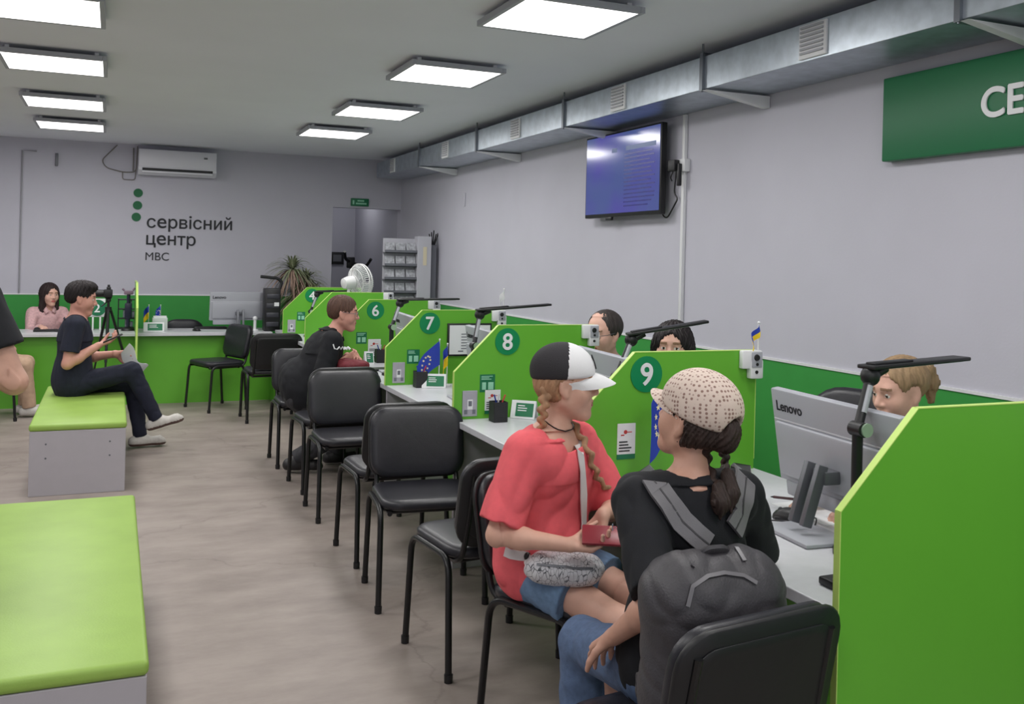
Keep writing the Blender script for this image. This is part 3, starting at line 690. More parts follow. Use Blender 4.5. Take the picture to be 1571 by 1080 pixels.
keyboard('black keyboard on counter between monitor foot and blond clerk', 2.13, 2.27, 1.92, 2.34, z, BLACKP)
on_counter('paper_sheet', 'white paper sheet under the blond clerk hand', 'paper', B().box(2.10, 2.30, 2.36, 2.64, CZ, CZ+.0012, 0, ), PAPER)
on_counter('paper_sheet', 'white folded sheet on counter behind backpack woman right shoulder', 'paper', B().box(2.02, 2.2, 2.86, 3.05, CZ, CZ+.012, .002), PAPER)
sp = onz(1281, 900, CZ)
ds = thing('phone_receiver', 'small black device on counter against nearest divider', 'device', (sp[0]+.02, sp[1], CZ))
obj('device_body', B().box(sp[0]-.03, sp[0]+.07, sp[1]-.05, sp[1]+.03, z, z+.022, .006), BLACKP, ds)
obj('device_button', B().box(sp[0]-.02, sp[0]+.0, sp[1]-.04, sp[1]-.01, z+.021, z+.026, .002), GREYPD, ds)
def office_chair(label, x, y, rz, dz=0):
    t = thing('office_chair', label, 'office chair', (x, y, 0), rz)
    obj('backrest', B().pad(.46, .5, .07, .16, Matrix.Translation((0, -.24, .82+dz)) @ Matrix.Rotation(math.radians(6), 4, 'X'), .3, .2), BLACKV, t, world=False, ang=60)
    obj('seat', B().pad(.48, .46, .08, .12, Matrix.Translation((0, 0, .44+dz*.4)) @ Matrix.Rotation(PI/2, 4, 'X'), 0, .2), BLACKV, t, world=False, ang=60)
    obj('gas_column', B().tube([(0, 0, .08), (0, 0, .4)], .028, 14), BLACKM, t, world=False)
    obj('back_bar', B().tube(fillet([(0, -.1, .39), (0, -.29, .39), (0, -.29, .75+dz)], .08), .02, 10, flat=2), BLACKP, t, world=False)
    for k in range(5):
        a = 2*PI*k/5
        l = obj('base_leg', B().tube([(0, 0, .1), (.2*math.cos(a), .2*math.sin(a), .07)], [.026, .016], 10), BLACKP, t, world=False)
        obj('caster', B().sphere((.2*math.cos(a), .2*math.sin(a), .03), (.026, .026, .03), 12), BLACKP, l)
office_chair('black office chair back behind nearest monitor, left of it', 2.66, 2.98, PI*.62)
# ------------------------------------------------------------------ things on the back desk
zb = BZ+.001
def bp(px, py=508, z=BZ): return onz(px, py, z)
# tripod with camera standing on the floor before the desk
tx, ty = ony(166, 480, 9.9)[0], 9.9
tr = thing('camera_tripod', 'black tripod with photo camera standing before back desk', 'tripod', (tx, ty, 0))
hub = np.array([tx, ty, 1.0])
for k, (dx, dy) in enumerate(((-.02, -.28), (.30, .1), (-.18, .2))):
    lg = obj('leg', B().tube([hub+np.array([dx*.06, dy*.06, 0]), hub+np.array([dx*.55, dy*.55, -.5])], .013, 8).tube([hub+np.array([dx*.5, dy*.5, -.46]), (tx+dx, ty+dy, .005)], .009, 8), BLACKM, tr)
obj('centre_column', B().tube([hub+np.array([0, 0, -.25]), hub+np.array([0, 0, .08])], .012, 10).lathe([(.03, .98), (.03, 1.02)], 12, Matrix.Translation((tx, ty, 0))), BLACKP, tr)
obj('tripod_head', B().sphere(hub+np.array([0, 0, .085]), .024, 12).box(tx-.03, tx+.03, ty-.025, ty+.025, 1.10, 1.112, .003).tube([hub+np.array([0, 0, .085]), hub+np.array([-.06, -.08, .03])], .006, 8), BLACKP, tr)
cm = thing('photo_camera', 'black photo camera mounted on tripod beside young man head', 'camera', (tx, ty, 1.113))
obj('camera_body', B().box(tx-.045, tx+.035, ty-.055, ty+.055, 1.113, 1.19, .01).box(tx-.02, tx+.02, ty-.025, ty+.025, 1.185, 1.215, .008), BLACKP, cm)
obj('lens', B().lathe([(.032, -.06), (.036, 0), (.036, .06), (.03, .062)], 20, Matrix.Translation((tx-.1, ty, 1.15)), 'x'), BLACKP, cm)
obj('flash_shoe', B().box(tx-.012, tx+.012, ty-.015, ty+.015, 1.21, 1.235, .004), BLACKM, cm)
# number board
a = ony(127, 458, 10.7); e = ony(166, 486, 10.7)
nb = thing('number_board', 'white board with green ringed digit on back desk behind young man', 'board', (.5*(a[0]+e[0]), 10.7, BZ))
obj('board', B().box(a[0], e[0]-.03, 10.69, 10.705, e[2]+.0, a[2], .003), WHITE, nb)
for x in (a[0]+.1, a[0]+.17): obj('leg', B().box(x-.008, x+.008, 10.69, 10.705, zb, e[2]+.01), WHITE, nb, smooth=False)
o = obj('ring', B().lathe([(.085, -.004), (.085, 0)], 30, Matrix.Translation((a[0]+.14, 10.69, (a[2]+e[2])/2)), 'y'), DKGREEN, nb, smooth=False)
text('digit', '2', .12, facing((a[0]+.108, 10.684, (a[2]+e[2])/2-.045)), PAPER, o, .0006, .002)
# stick light + shelf of gear
p = ony(197, 470, 10.6)
st = thing('studio_light', 'dark upright stick light with pinkish head on back desk', 'light', (p[0], 10.6, BZ))
obj('stand_base', B().lathe([(.07, zb), (.06, zb+.02), (.02, zb+.04)], 20, Matrix.Translation((p[0], 10.6, 0))), BLACKP, st)
obj('column', B().tube([(p[0], 10.6, zb+.02), (p[0], 10.6, 1.12)], .018, 12).box(p[0]-.035, p[0]+.035, 10.58, 10.63, .86, 1.02, .008), mat('navy_plastic', (26, 26, 52), .4), st)
obj('light_head', B().box(p[0]-.045, p[0]+.045, 10.57, 10.63, 1.11, 1.15, .01).tube([(p[0]-.04, 10.6, 1.15), (p[0]-.06, 10.6, 1.17)], .01, 8).tube([(p[0]+.04, 10.6, 1.15), (p[0]+.06, 10.6, 1.18)], .01, 8), mat('mauve_plastic', (128, 104, 124), .5), st)
a = ony(182, 458, 10.85); e = ony(209, 508, 10.85)
sf = thing('gear_rack', 'black open rack of cables and chargers on back desk', 'rack', ((a[0]+e[0])/2, 10.85, BZ))
b = B()
for x in (a[0], e[0]): b.box(x-.006, x+.006, 10.80, 10.92, zb, a[2])
for k in range(4): zz = zb+.01+k*(a[2]-zb-.02)/3; b.box(a[0], e[0], 10.80, 10.92, zz-.005, zz+.005)
obj('rack_frame', b, BLACKM, sf, smooth=False)
b = B()
for k in range(9):
    x = a[0]+.02+(e[0]-a[0]-.04)*random.random(); zz = zb+.02+(k % 3)*(a[2]-zb-.02)/3
    b.box(x-.018, x+.018, 10.82, 10.9, zz, zz+random.uniform(.05, .09), .004)
obj('chargers', b, mat('gear_grey', (120, 122, 134), .4, var=.5, vscale=20), sf)
# back desk divider seen edge-on
dxx = ony(210, 440, 10.4)[0]
dv = thing('desk_divider', 'thin lime divider seen edge on, standing across the back desk', 'divider', (dxx, 10.5, 0))
obj('panel_board', B().prism([(10.0, .35), (10.88, BZ+.001), (10.88, 1.24), (10.3, 1.24), (10.0, 1.0)], dxx-.009, dxx+.009, lambda a_, c_, d: (d, a_, c_)), LIME, dv, smooth=False)
obj('edge_band', B().prism([(10.0, .35), (9.994, .35), (9.994, 1.003), (10.297, 1.246), (10.98, 1.246), (10.98, 1.24), (10.3, 1.24), (10.0, 1.0)], dxx-.01, dxx+.01, lambda a_, c_, d: (d, a_, c_)), LIMEEDGE, dv, smooth=False)
q = bp(222, 500)
for kind, px, lab, g in (('ua', 228, 'blue and yellow flag on back desk right of thin divider', None), ('eu', 246, 'dark blue flag on back desk behind the white sign boxes', None)):
    x = ony(px, 490, 10.72)[0]; flag(lab, (x, 10.72), .26, kind, .07, .13, .8, z=BZ)
for px, w, lab in ((236, .17, 'low white sign box with green print on back desk'),):
    x = ony(px, 500, 10.45)[0]; standee(lab, (x, 10.45), .2, .1, 0, z=BZ)
x = ony(243, 495, 10.6)[0]
pb = thing('brochure_box', 'clear white leaflet box behind sign on back desk', 'box', (x, 10.62, BZ))
obj('box_shell', B().box(x-.06, x+.09, 10.58, 10.68, zb, zb+.13, .004), mat('milky_plastic', (196, 206, 200), .3), pb)
obj('leaflets', B().box(x-.05, x+.08, 10.6, 10.66, zb+.13, zb+.15), PAPER, pb, smooth=False)
x = ony(281, 498, 10.98)[0]
office_chair('black office chair whose top shows above middle of back desk', x, 11.19, 0, -.24)
mouse('black computer mouse on back desk before grey monitor', (bp(300, 506)[0], 10.5), .3, zb)
x = bp(330, 506)[0]; keyboard('dark keyboard on back desk before grey monitor', x-.2, x+.14, 10.74, 10.88, zb, BLACKP)
x = ony(391, 500, 10.5)[0]
ph = thing('desk_phone', 'small white camera stand right of back desk monitor', 'device', (x, 10.5, BZ))
obj('device_foot', B().lathe([(.04, zb), (.036, zb+.014)], 20, Matrix.Translation((x, 10.5, 0))), WHITE, ph)
obj('device_neck', B().tube([(x, 10.5, zb+.01), (x, 10.5, zb+.12)], .016, 10).sphere((x, 10.5, zb+.13), .026, 12), WHITE, ph)
# equipment tower at the right end of the back desk
x = ony(419, 470, 10.45)[0]
tw = thing('equipment_tower', 'tall black equipment tower with lamp arm at right end of back desk', 'equipment', (x, 10.45, BZ))
obj('tower_body', B().box(x-.10, x+.07, 10.38, 10.54, zb, zb+.46, .012), BLACKP, tw)
b = B()
for k in range(4): b.box(x-.08, x+.05, 10.372, 10.382, zb+.05+k*.1, zb+.10+k*.1, .004)
obj('tower_bays', b, mat('bay_grey', (62, 62, 70), .35), tw)
obj('white_label', B().box(x-.0, x+.05, 10.368, 10.375, zb+.27, zb+.31), PAPER, tw, smooth=False)
obj('arm', B().tube(fillet([(x+.05, 10.45, zb+.4), (x+.09, 10.45, zb+.53), (x+.04, 10.45, zb+.57), (x-.14, 10.45, zb+.585)], .05), .017, 10), BLACKP, tw)
# ------------------------------------------------------------------ plant
px = ony(455, 420, 11.0)[0]
pl = thing('potted_dragon_tree', 'spiky dragon tree plant with dry stems before back wall', 'plant', (px, 11.0, 0))
obj('pot', B().lathe([(.12, .002), (.17, .3), (.18, .3), (.18, .32), (.16, .32), (.15, .28)], 24, Matrix.Translation((px, 11.0, 0))), mat('pot_brown', (120, 84, 60), .6), pl)
LEAF = mat('leaf_dry', (158, 164, 132), .6, var=.3, vscale=20, col2=(116, 126, 92)); LEAFD = mat('leaf_brown', (158, 132, 118), .7, var=.3, vscale=20)
heads = [(-.05, 0, 1.40, .33), (.12, .06, 1.27, .30), (.19, -.04, 1.12, .28), (.02, .05, 1.08, .28), (.1, -.1, 1.0, .25)]
for hx, hy, hz, L in heads:
    obj('stem', B().tube(fillet([(px+hx*.2, 11+hy*.2, .28), (px+hx*.6, 11+hy, hz*.6), (px+hx, 11+hy, hz)], .1), [.016]*8, 8), LEAFD, pl)
    def leaves(n, L, lo, hi, droop):
        b = B()
        for k in range(n):
            a = random.uniform(0, 2*PI); el = random.uniform(lo, hi); l = L*random.uniform(.75, 1.15); w = .013
            V = []
            for i in range(6):
                t_ = i/5; r_ = l*t_*math.cos(el); zz = l*t_*math.sin(el)-droop*l*t_**2.2
                c_ = np.array([px+hx+math.cos(a)*r_, 11+hy+math.sin(a)*r_, hz+zz]); s_ = np.array([-math.sin(a), math.cos(a), 0])*w*(1-t_**2)*(1 if i else .6); up = np.array([0, 0, .002])
                c_[1] = min(c_[1], YB-.02)
                V += [c_-s_, c_+up, c_+s_]
            b.add(V, [(i*3+j, i*3+j+1, i*3+j+4, i*3+j+3) for i in range(5) for j in range(2)])
        return b
    obj('leaf_crown', leaves(95, L, -.3, 1.4, .55), LEAF, pl)
    obj('dry_leaves', leaves(60, L*1.15, -1.0, -.1, .5), LEAFD, pl)
# ------------------------------------------------------------------ fan
fy = 9.1; c = ony(552, 431, fy); FWH = mat('fan_white', (222, 222, 222), .4)
fn_ = thing('standing_fan', 'white round fan turned sideways above the dividers', 'fan', (c[0], fy, CZ))
ax = np.array([.86, .35, .12]); ax /= np.linalg.norm(ax)
C = c.copy()
MZ = Vector(ax).to_track_quat('Z', 'Y').to_matrix().to_4x4(); MZ.translation = Vector(C)
b = B()
R = .165
for rr, zz in ((R, 0), (R*.98, .03), (R*.75, -.05), (R*.72, .07), (R*.35, -.065), (R*.3, .085)):
    b.tube([MZ @ Vector((rr*math.cos(2*PI*k/40), rr*math.sin(2*PI*k/40), zz)) for k in range(40)], .003 if rr < R*.9 else .006, 6, closed=True)
for k in range(48):
    a = 2*PI*k/48; u, v = math.cos(a), math.sin(a)
    b.tube([MZ @ Vector((r_*u, r_*v, z_)) for r_, z_ in ((.03, -.065), (R*.5, -.062), (R*.85, -.045), (R, 0), (R*.9, .055), (R*.5, .082), (.03, .088))], .0022, 4)
obj('grille', b, FWH, fn_)
b = B()
for k in range(3):
    a0 = 2*PI*k/3
    P_ = []
    for i in range(7):
        for j in range(5):
            r_ = .03+(R-.045)*i/6; a = a0+(j/4-.5)*1.7*(.6+.4*i/6); P_.append(MZ @ Vector((r_*math.cos(a), r_*math.sin(a), .01+.03*(j/4-.5)*1.2)))
    b.add(P_, [(i*5+j, i*5+j+1, i*5+j+6, i*5+j+5) for i in range(6) for j in range(4)])
obj('blades', b, mat('fan_blade', (196, 200, 204), .3), fn_)
obj('motor_housing', B().lathe([(.02, -.2), (.05, -.19), (.062, -.14), (.062, -.085), (.04, -.06)], 24, MZ), FWH, fn_)
obj('pole', B().tube([C-ax*.13+np.array([0, 0, -.04]), (C[0]-ax[0]*.13, C[1]-ax[1]*.13, CZ+.02)], .016, 10), FWH, fn_)
obj('base', B().lathe([(.11, .001), (.105, .025), (.03, .04)], 28, Matrix.Translation((C[0]-ax[0]*.13, C[1]-ax[1]*.13, CZ))), FWH, fn_)
# ------------------------------------------------------------------ brochure rack
ry = 9.85
a = ony(592, 365, ry); e = ony(660, 460, ry); mid = ony(640, 400, ry)[0]; rt = ony(661, 380, ry)[0]
RK = mat('rack_grey', (186, 186, 194), .45); RKD = mat('rack_dark', (104, 106, 114), .5)
br = thing('brochure_rack', 'tall grey rack of leaflets standing near the doorway', 'rack', ((a[0]+rt)/2, ry, 0))
obj('back_panel', B().box(a[0], mid, ry+.10, ry+.12, .02, a[2]), RK, br, smooth=False)
obj('side_column', B().box(mid, rt, ry-.02, ry+.12, .0, a[2]+.03, .003), RK, br, smooth=False)
obj('dark_side', B().box(rt+.001, rt+.07, ry+.02, ry+.14, .0, a[2]-.06, .003), RKD, br, smooth=False)
sl = ony(651, 393, ry)
obj('yellow_label', B().box(sl[0]-.02, sl[0]+.02, ry-.024, ry-.019, sl[2]-.1, sl[2]+.1), mat('label_cream', (214, 204, 176), .6), br, smooth=False)
for k in range(7):
    z0 = a[2]-.06-k*.145-.09
    s_ = obj('leaflet_shelf', B().box(a[0]-.005, mid-.001, ry+.0, ry+.1, z0-.012, z0, .002).box(a[0]-.005, mid-.001, ry, ry+.006, z0-.01, z0+.025), RKD, br, smooth=False)
    n = 3; w = (mid-a[0])/n
    for j in range(n):
        x0 = a[0]+w*j+.008
        c_ = obj('leaflet', B().box(x0, x0+w-.016, -.003, .003, 0, .105, 0, Matrix.Translation((0, ry+.03, z0+.001)) @ Matrix.Rotation(math.radians(-14), 4, 'X')), mat('leaflet_grey', (168, 170, 176), .6, var=.35, vscale=38), s_, smooth=False)
bt = thing('pen_bundle', 'dark spray of rods sticking up behind the brochure rack', 'rods', (rt+.04, ry+.09, a[2]-.06))
for k in range(5):
    obj('rod', B().tube([(rt+.02+.01*k, ry+.06, a[2]-.058), (rt+.0+.03*k, ry+.07+.01*k, a[2]+.06+.02*(k % 3))], .007, 6), BLACKP, bt)
# ------------------------------------------------------------------ things in the doorway alcove
ay = 12.6
c = ony(538, 400, ay)
eb = thing('exercise_bike', 'dark exercise bike with handlebars standing in the dim doorway', 'exercise bike', (c[0], ay, 0))
BLK = BLACKM
obj('frame', B().tube([(c[0], ay, .05), (c[0]+.02, ay, c[2]-.1)], .03, 10).tube([(c[0]-.25, ay, .3), (c[0]+.02, ay, .4)], .03, 10).tube([(c[0]-.25, ay, .04), (c[0]-.25, ay, .8)], .025, 10), BLK, eb)
obj('console', B().box(c[0]-.06, c[0]+.05, ay-.05, ay, c[2]-.1, c[2]+.05, .015), BLACKP, eb)
obj('handlebar', B().tube(fillet([(c[0]-.13, ay-.2, c[2]+.12), (c[0]-.1, ay-.12, c[2]+.02), (c[0], ay, c[2]-.02), (c[0]+.18, ay-.12, c[2]-.08), (c[0]+.23, ay-.2, c[2]+.03)], .05), .02, 10), BLK, eb)
obj('saddle', B().sphere((c[0]-.25, ay, .84), (.09, .12, .05), 16), BLACKP, eb)
obj('base_bar', B().box(c[0]-.25, c[0]+.25, ay-.04, ay+.04, .001, .05, .01).box(c[0]+.0, c[0]+.06, ay-.25, ay+.25, .001, .05, .01).box(c[0]-.28, c[0]-.22, ay-.25, ay+.25, .001, .05, .01), BLK, eb)
q = ony(517, 396, 13.6)
pc = thing('wall_picture', 'small dark framed picture on the dim alcove wall', 'picture', (q[0], YB+2.4, q[2]))
q = ony(517, 396, YB+2.39)
obj('picture_frame', B().box(q[0]-.1, q[0]+.1, YB+2.37, YB+2.399, q[2]-.09, q[2]+.09, .005), BLACKP, pc)
obj('picture_sheet', B().box(q[0]-.06, q[0]+.06, YB+2.366, YB+2.371, q[2]-.05, q[2]+.05), GREYPD, pc, smooth=False)
# ------------------------------------------------------------------ sdf modelling for people and soft things
V3 = lambda *a: np.array(a, float)
def nrm(v): v = np.array(v, float); return v/(np.linalg.norm(v)+1e-12)
def N(f, c, rad, op='u', k=.02): return (f, np.array(c, float), rad, op, k)
def rc(a, b, r1, r2=None, k=.02, op='u', fl=None, fx=None):
    """round cone; fl flattens along unit vector fx"""
    a = np.array(a, float); b = np.array(b, float); r2 = r1 if r2 is None else r2; ba = b-a; L2 = ba@ba+1e-12
    def f(P):
        q = P-a; t = np.clip(q@ba/L2, 0, 1); v = q-t[:, None]*ba
        if fl: w = v@fx; v = v+(w*(1/fl-1))[:, None]*fx
        d = np.sqrt((v*v).sum(1))-(r1+t*(r2-r1))
        return d*(fl if fl and fl < 1 else 1)
    return N(f, (a+b)/2, math.sqrt(L2)/2+max(r1, r2)*(1.2 if fl else 1), op, k)
def el(c, r, R=None, k=.02, op='u'):
    c = np.array(c, float); r = np.array(r, float)
    def f(P):
        q = P-c
        if R is not None: q = q@R
        k0 = np.sqrt(((q/r)**2).sum(1)); k1 = np.sqrt(((q/(r*r))**2).sum(1))+1e-9
        return k0*(k0-1)/k1
    return N(f, c, r.max(), op, k)
def fc(a, b, r1, r2, k=.03, hollow=None, back=.0):
    """sleeve: cone from a, cut flat at b, hollow near b"""
    a = np.array(a, float); b = np.array(b, float); ba = b-a; L = np.linalg.norm(ba); u = ba/L
    def f(P):
        q = P-a; s = q@u; t = np.clip(s/L, 0, 1); v = q-np.clip(s, 0, L*1.2)[:, None]*u
        d = np.maximum(np.sqrt((v*v).sum(1))-(r1+t*(r2-r1)), s-L)
        return d
    return N(f, (a+b)/2, L/2+max(r1, r2)*1.2, 'u', k)
def plane(o, n, k=.006):
    o = np.array(o, float); n = nrm(n)
    return N(lambda P: (P-o)@n, o, 9, 'i', k)
def sub(node, k=.01): return node[:3]+('s', k)
def comb(nodes, P):
    d = None
    for f, c, r, op, k in nodes:
        e = f(P)
        if d is None: d = e if op == 'u' else np.full(len(P), 1.)
        if op == 'u':
            h = np.maximum(k-np.abs(d-e), 0)/k; d = np.minimum(d, e)-h*h*k*.25
        elif op == 's':
            e = -e; h = np.maximum(k-np.abs(d-e), 0)/k; d = np.maximum(d, e)+h*h*k*.25
        else:
            h = np.maximum(k-np.abs(d-e), 0)/k; d = np.maximum(d, e)+h*h*k*.25
    return d
def grp(nodes, op='u', k=.02):
    us = [n for n in nodes if n[3] == 'u']
    c = sum(n[1] for n in us)/len(us); rad = max(np.linalg.norm(n[1]-c)+n[2] for n in us)
    return N(lambda P: comb(nodes, P), c, rad, op, k)
def fold(amp, wl, seed=0, squash=(1, 1, .45)):
    rs = np.random.RandomState(seed); D = rs.randn(5, 3)*np.array(squash); D = D/np.linalg.norm(D, axis=1)[:, None]*2*PI/(wl*1.5)*rs.uniform(.7, 1.5, (5, 1)); ph = rs.rand(5)*6
    def g(P):
        w = np.sin(P@D[0]*.5+ph[0])*.9; s = 0
        for i in range(1, 5): s = s+np.sin(P@D[i]+ph[i]+w)
        return amp*.55*(.55-np.abs(s)/2.2)
    return g
def sdf_mesh(nodes, h, disp=None, nb=14):
    us = [n for n in nodes if n[3] == 'u']
    lo = np.min([n[1]-n[2] for n in us], 0)-3*h; hi = np.max([n[1]+n[2] for n in us], 0)+3*h
    for n in nodes: pass
    nblk = np.ceil((hi-lo)/(h*nb)).astype(int); n3 = nblk*nb+1
    D = np.ones(n3, np.float32)
    g = np.stack(np.meshgrid(*[np.arange(k) for k in nblk], indexing='ij'), -1).reshape(-1, 3)
    cen = lo+(g+.5)*nb*h; Rb = nb*h*.5*1.7321+h
    C = np.stack([n[1] for n in nodes]); rad = np.array([n[2] for n in nodes]); ks = np.array([n[4] for n in nodes])
    isu = np.array([n[3] == 'u' for n in nodes]); isi = np.array([n[3] == 'i' for n in nodes])
    dist = np.linalg.norm(cen[:, None]-C[None], axis=2)-rad[None]-Rb
    rel = (dist < ks[None]+.012) | isi[None]
    act = (rel & isu[None]).any(1)
    off = np.stack(np.meshgrid(*[np.arange(nb+1)]*3, indexing='ij'), -1).reshape(-1, 3)
    for bi in np.nonzero(act)[0]:
        nd = [nodes[j] for j in np.nonzero(rel[bi])[0]]
        if not any(x[3] == 'u' for x in nd): continue
        c1 = comb(nd, cen[bi][None])[0]
        i0 = g[bi]*nb; sl = tuple(slice(a, a+nb+1) for a in i0)
        if abs(c1) > Rb*1.7+.02: D[sl] = np.sign(c1); continue
        P = lo+(i0+off)*h; d = comb(nd, P)
        if disp: d = d+disp(P)
        D[sl] = d.reshape((nb+1,)*3)
    s = D < 0
    cnt = sum(s[a:n3[0]-1+a, b_:n3[1]-1+b_, c:n3[2]-1+c].astype(np.int8) for a in (0, 1) for b_ in (0, 1) for c in (0, 1))
    I = np.argwhere((cnt > 0) & (cnt < 8))
    idx = np.full(n3-1, -1, np.int32); idx[tuple(I.T)] = np.arange(len(I))
    cor = {(a, b_, c): D[I[:, 0]+a, I[:, 1]+b_, I[:, 2]+c] for a in (0, 1) for b_ in (0, 1) for c in (0, 1)}
    acc = np.zeros((len(I), 3)); num = np.zeros(len(I))
    keys = list(cor)
    for a in keys:
        for ax in range(3):
            if a[ax] == 0:
                b_ = list(a); b_[ax] = 1; b_ = tuple(b_)
                da, db = cor[a], cor[b_]; m_ = (da < 0) != (db < 0)
                t = np.where(m_, da/np.where(m_, da-db, 1), 0)
                p = np.tile(np.array(a, float), (len(I), 1)); p[:, ax] = t
                acc += p*m_[:, None]; num += m_
    V = lo+(I+acc/num[:, None])*h
    Fs = []
    for ax in range(3):
        u, v = [(1, 2), (2, 0), (0, 1)][ax]
        a = [slice(None)]*3; b_ = [slice(None)]*3; a[ax] = slice(0, -1); b_[ax] = slice(1, None)
        ch = s[tuple(a)] != s[tuple(b_)]
        E = np.argwhere(ch); 
        ok = (E[:, u] > 0) & (E[:, v] > 0) & (E[:, u] < n3[u]-1) & (E[:, v] < n3[v]-1); E = E[ok]
        def cell(du, dv):
            q = E.copy(); q[:, u] += du; q[:, v] += dv; return idx[tuple(q.T)]
        q = np.stack([cell(-1, -1), cell(0, -1), cell(0, 0), cell(-1, 0)], 1)
        fl = ~s[tuple(E.T)]; q[fl] = q[fl][:, ::-1]
        Fs.append(q[(q >= 0).all(1)])
    return V, np.concatenate(Fs)
def sdf_obj(name, nodes, h, mats, parent, disp=None, mfn=None, smooth=0):
    V, Q = sdf_mesh(nodes, h, disp)
    me = bpy.data.meshes.new(name); me.vertices.add(len(V)); me.vertices.foreach_set('co', V.astype(np.float32).ravel())
    me.loops.add(len(Q)*4); me.loops.foreach_set('vertex_index', Q.astype(np.int32).ravel())
    me.polygons.add(len(Q)); me.polygons.foreach_set('loop_start', np.arange(0, len(Q)*4, 4, dtype=np.int32))
    me.polygons.foreach_set('use_smooth', np.ones(len(Q), bool))
    for m_ in (mats if isinstance(mats, (list, tuple)) else [mats]): me.materials.append(m_)
    if mfn: me.polygons.foreach_set('material_index', mfn(V[Q].mean(1)).astype(np.int32))
    me.update(calc_edges=True); me.validate()
    return link(name, me, parent)
# ------------------------------------------------------------------ people
def skin(name, c): return mat('skin_'+name, c, .52, var=.05, vscale=30, bump=.04, bscale=200)
def rotm(yaw, pitch=0, roll=0):
    """columns: local x (right), y (forward), z (up) in world; yaw ccw from +Y; pitch up +"""
    return np.array((Matrix.Rotation(yaw, 3, 'Z') @ Matrix.Rotation(pitch, 3, 'X') @ Matrix.Rotation(roll, 3, 'Y')))
def ik(a, c, l1, l2, pole):
    d = c-a; L = np.linalg.norm(d); L = min(L, (l1+l2)*.995); u = nrm(d); c = a+u*L
    x = (l1*l1-l2*l2+L*L)/(2*L); hgt = math.sqrt(max(l1*l1-x*x, 0)); p = np.array(pole, float); p = nrm(p-u*(p@u))
    return a+u*x+p*hgt, c
HEAD = [el((0, -.012, .035), (.074, .094, .082), k=.03), el((0, .022, -.025), (.062, .068, .088), k=.03),
        rc((-.047, 0, -.055), (0, .066, -.098), .024, .021, .03), rc((.047, 0, -.055), (0, .066, -.098), .024, .021, .03),
        el((0, .077, -.1), (.02, .016, .015), k=.02), el((-.04, .055, -.028), (.026, .028, .03), k=.03), el((.04, .055, -.028), (.026, .028, .03), k=.03),
        rc((-.034, .077, .031), (.034, .077, .031), .013, None, .02),
        sub(el((-.031, .098, .009), (.019, .017, .012)), .016), sub(el((.031, .098, .009), (.019, .017, .012)), .016),
        el((-.031, .075, .008), (.0145, .0145, .0135), k=.004), el((.031, .075, .008), (.0145, .0145, .0135), k=.004),
        rc((0, .088, .014), (0, .108, -.022), .008, .0125, .012), el((-.013, .096, -.028), (.010, .011, .008), k=.008), el((.013, .096, -.028), (.010, .011, .008), k=.008),
        el((0, .084, -.06), (.028, .014, .02), k=.016), el((0, .095, -.054), (.024, .009, .0055), k=.006), el((0, .0935, -.066), (.02, .009, .0065), k=.006),
        sub(rc((-.022, .101, -.0598), (.022, .101, -.0598), .003), .004)]
for s_ in (-1, 1):
    Re = rotm(s_*.35, .15)
    HEAD += [el((s_*.076, -.008, -.006), (.011, .02, .033), Re, .006), sub(el((s_*.088, .0, .0), (.008, .011, .018), Re), .006), el((s_*.074, .0, -.034), (.008, .009, .01), k=.008)]
def headnode(c, R, s, k=.02, nodes=HEAD, op='u', rad=.17):
    return N(lambda P: comb(nodes, (P-c)@R/s)*s, c, rad*s, op, k)
def hand(w, d, n, side, s, curl, spread=.1, thumb=(.55, .75, .35), tcurl=.5):
    """w wrist, d pointing direction, n palm normal, side unit towards thumb"""
    d = nrm(d); n = nrm(n-d*(np.array(n)@d)); sd = np.cross(d, n); sd = sd if sd@np.array(side) > 0 else -sd
    nodes = []; tips = []
    for i, (o, l, kx) in enumerate(((.030, .92, .084), (.0105, 1.03, .09), (-.0095, .97, .087), (-.0275, .78, .079))):
        kn = w+(d*kx+sd*o)*s
        nodes.append(rc(w+(d*.012+sd*o*.55)*s, kn, .0135*s, .0115*s, .012))
        p = kn; a = 0; c_ = curl[i] if hasattr(curl, '__len__') else curl
        fd = nrm(d+sd*o*spread*30*s)
        for j, (ln, r1, r2) in enumerate(((.043, .0095, .0085), (.027, .0085, .0078), (.021, .0078, .0066))):
            a += c_*(.8, 1.1, .7)[j]
            q = p+(fd*math.cos(a)+n*math.sin(a))*ln*l*s
            nodes.append(rc(p, q, r1*s, r2*s, .003 if j else .006)); p = q
        tips.append(p)
    p = w+(d*.022+sd*.02+n*.006)*s; td = nrm(d*thumb[0]+sd*thumb[1]+n*thumb[2])
    for j, (ln, r1, r2) in enumerate(((.042, .015, .0115), (.034, .0112, .0098), (.026, .0098, .0078))):
        q = p+td*ln*s; nodes.append(rc(p, q, r1*s, r2*s, .01 if j == 0 else .004)); p = q
        td = nrm(td+(d*.5+n*.35-sd*.45)*tcurl)
    return nodes
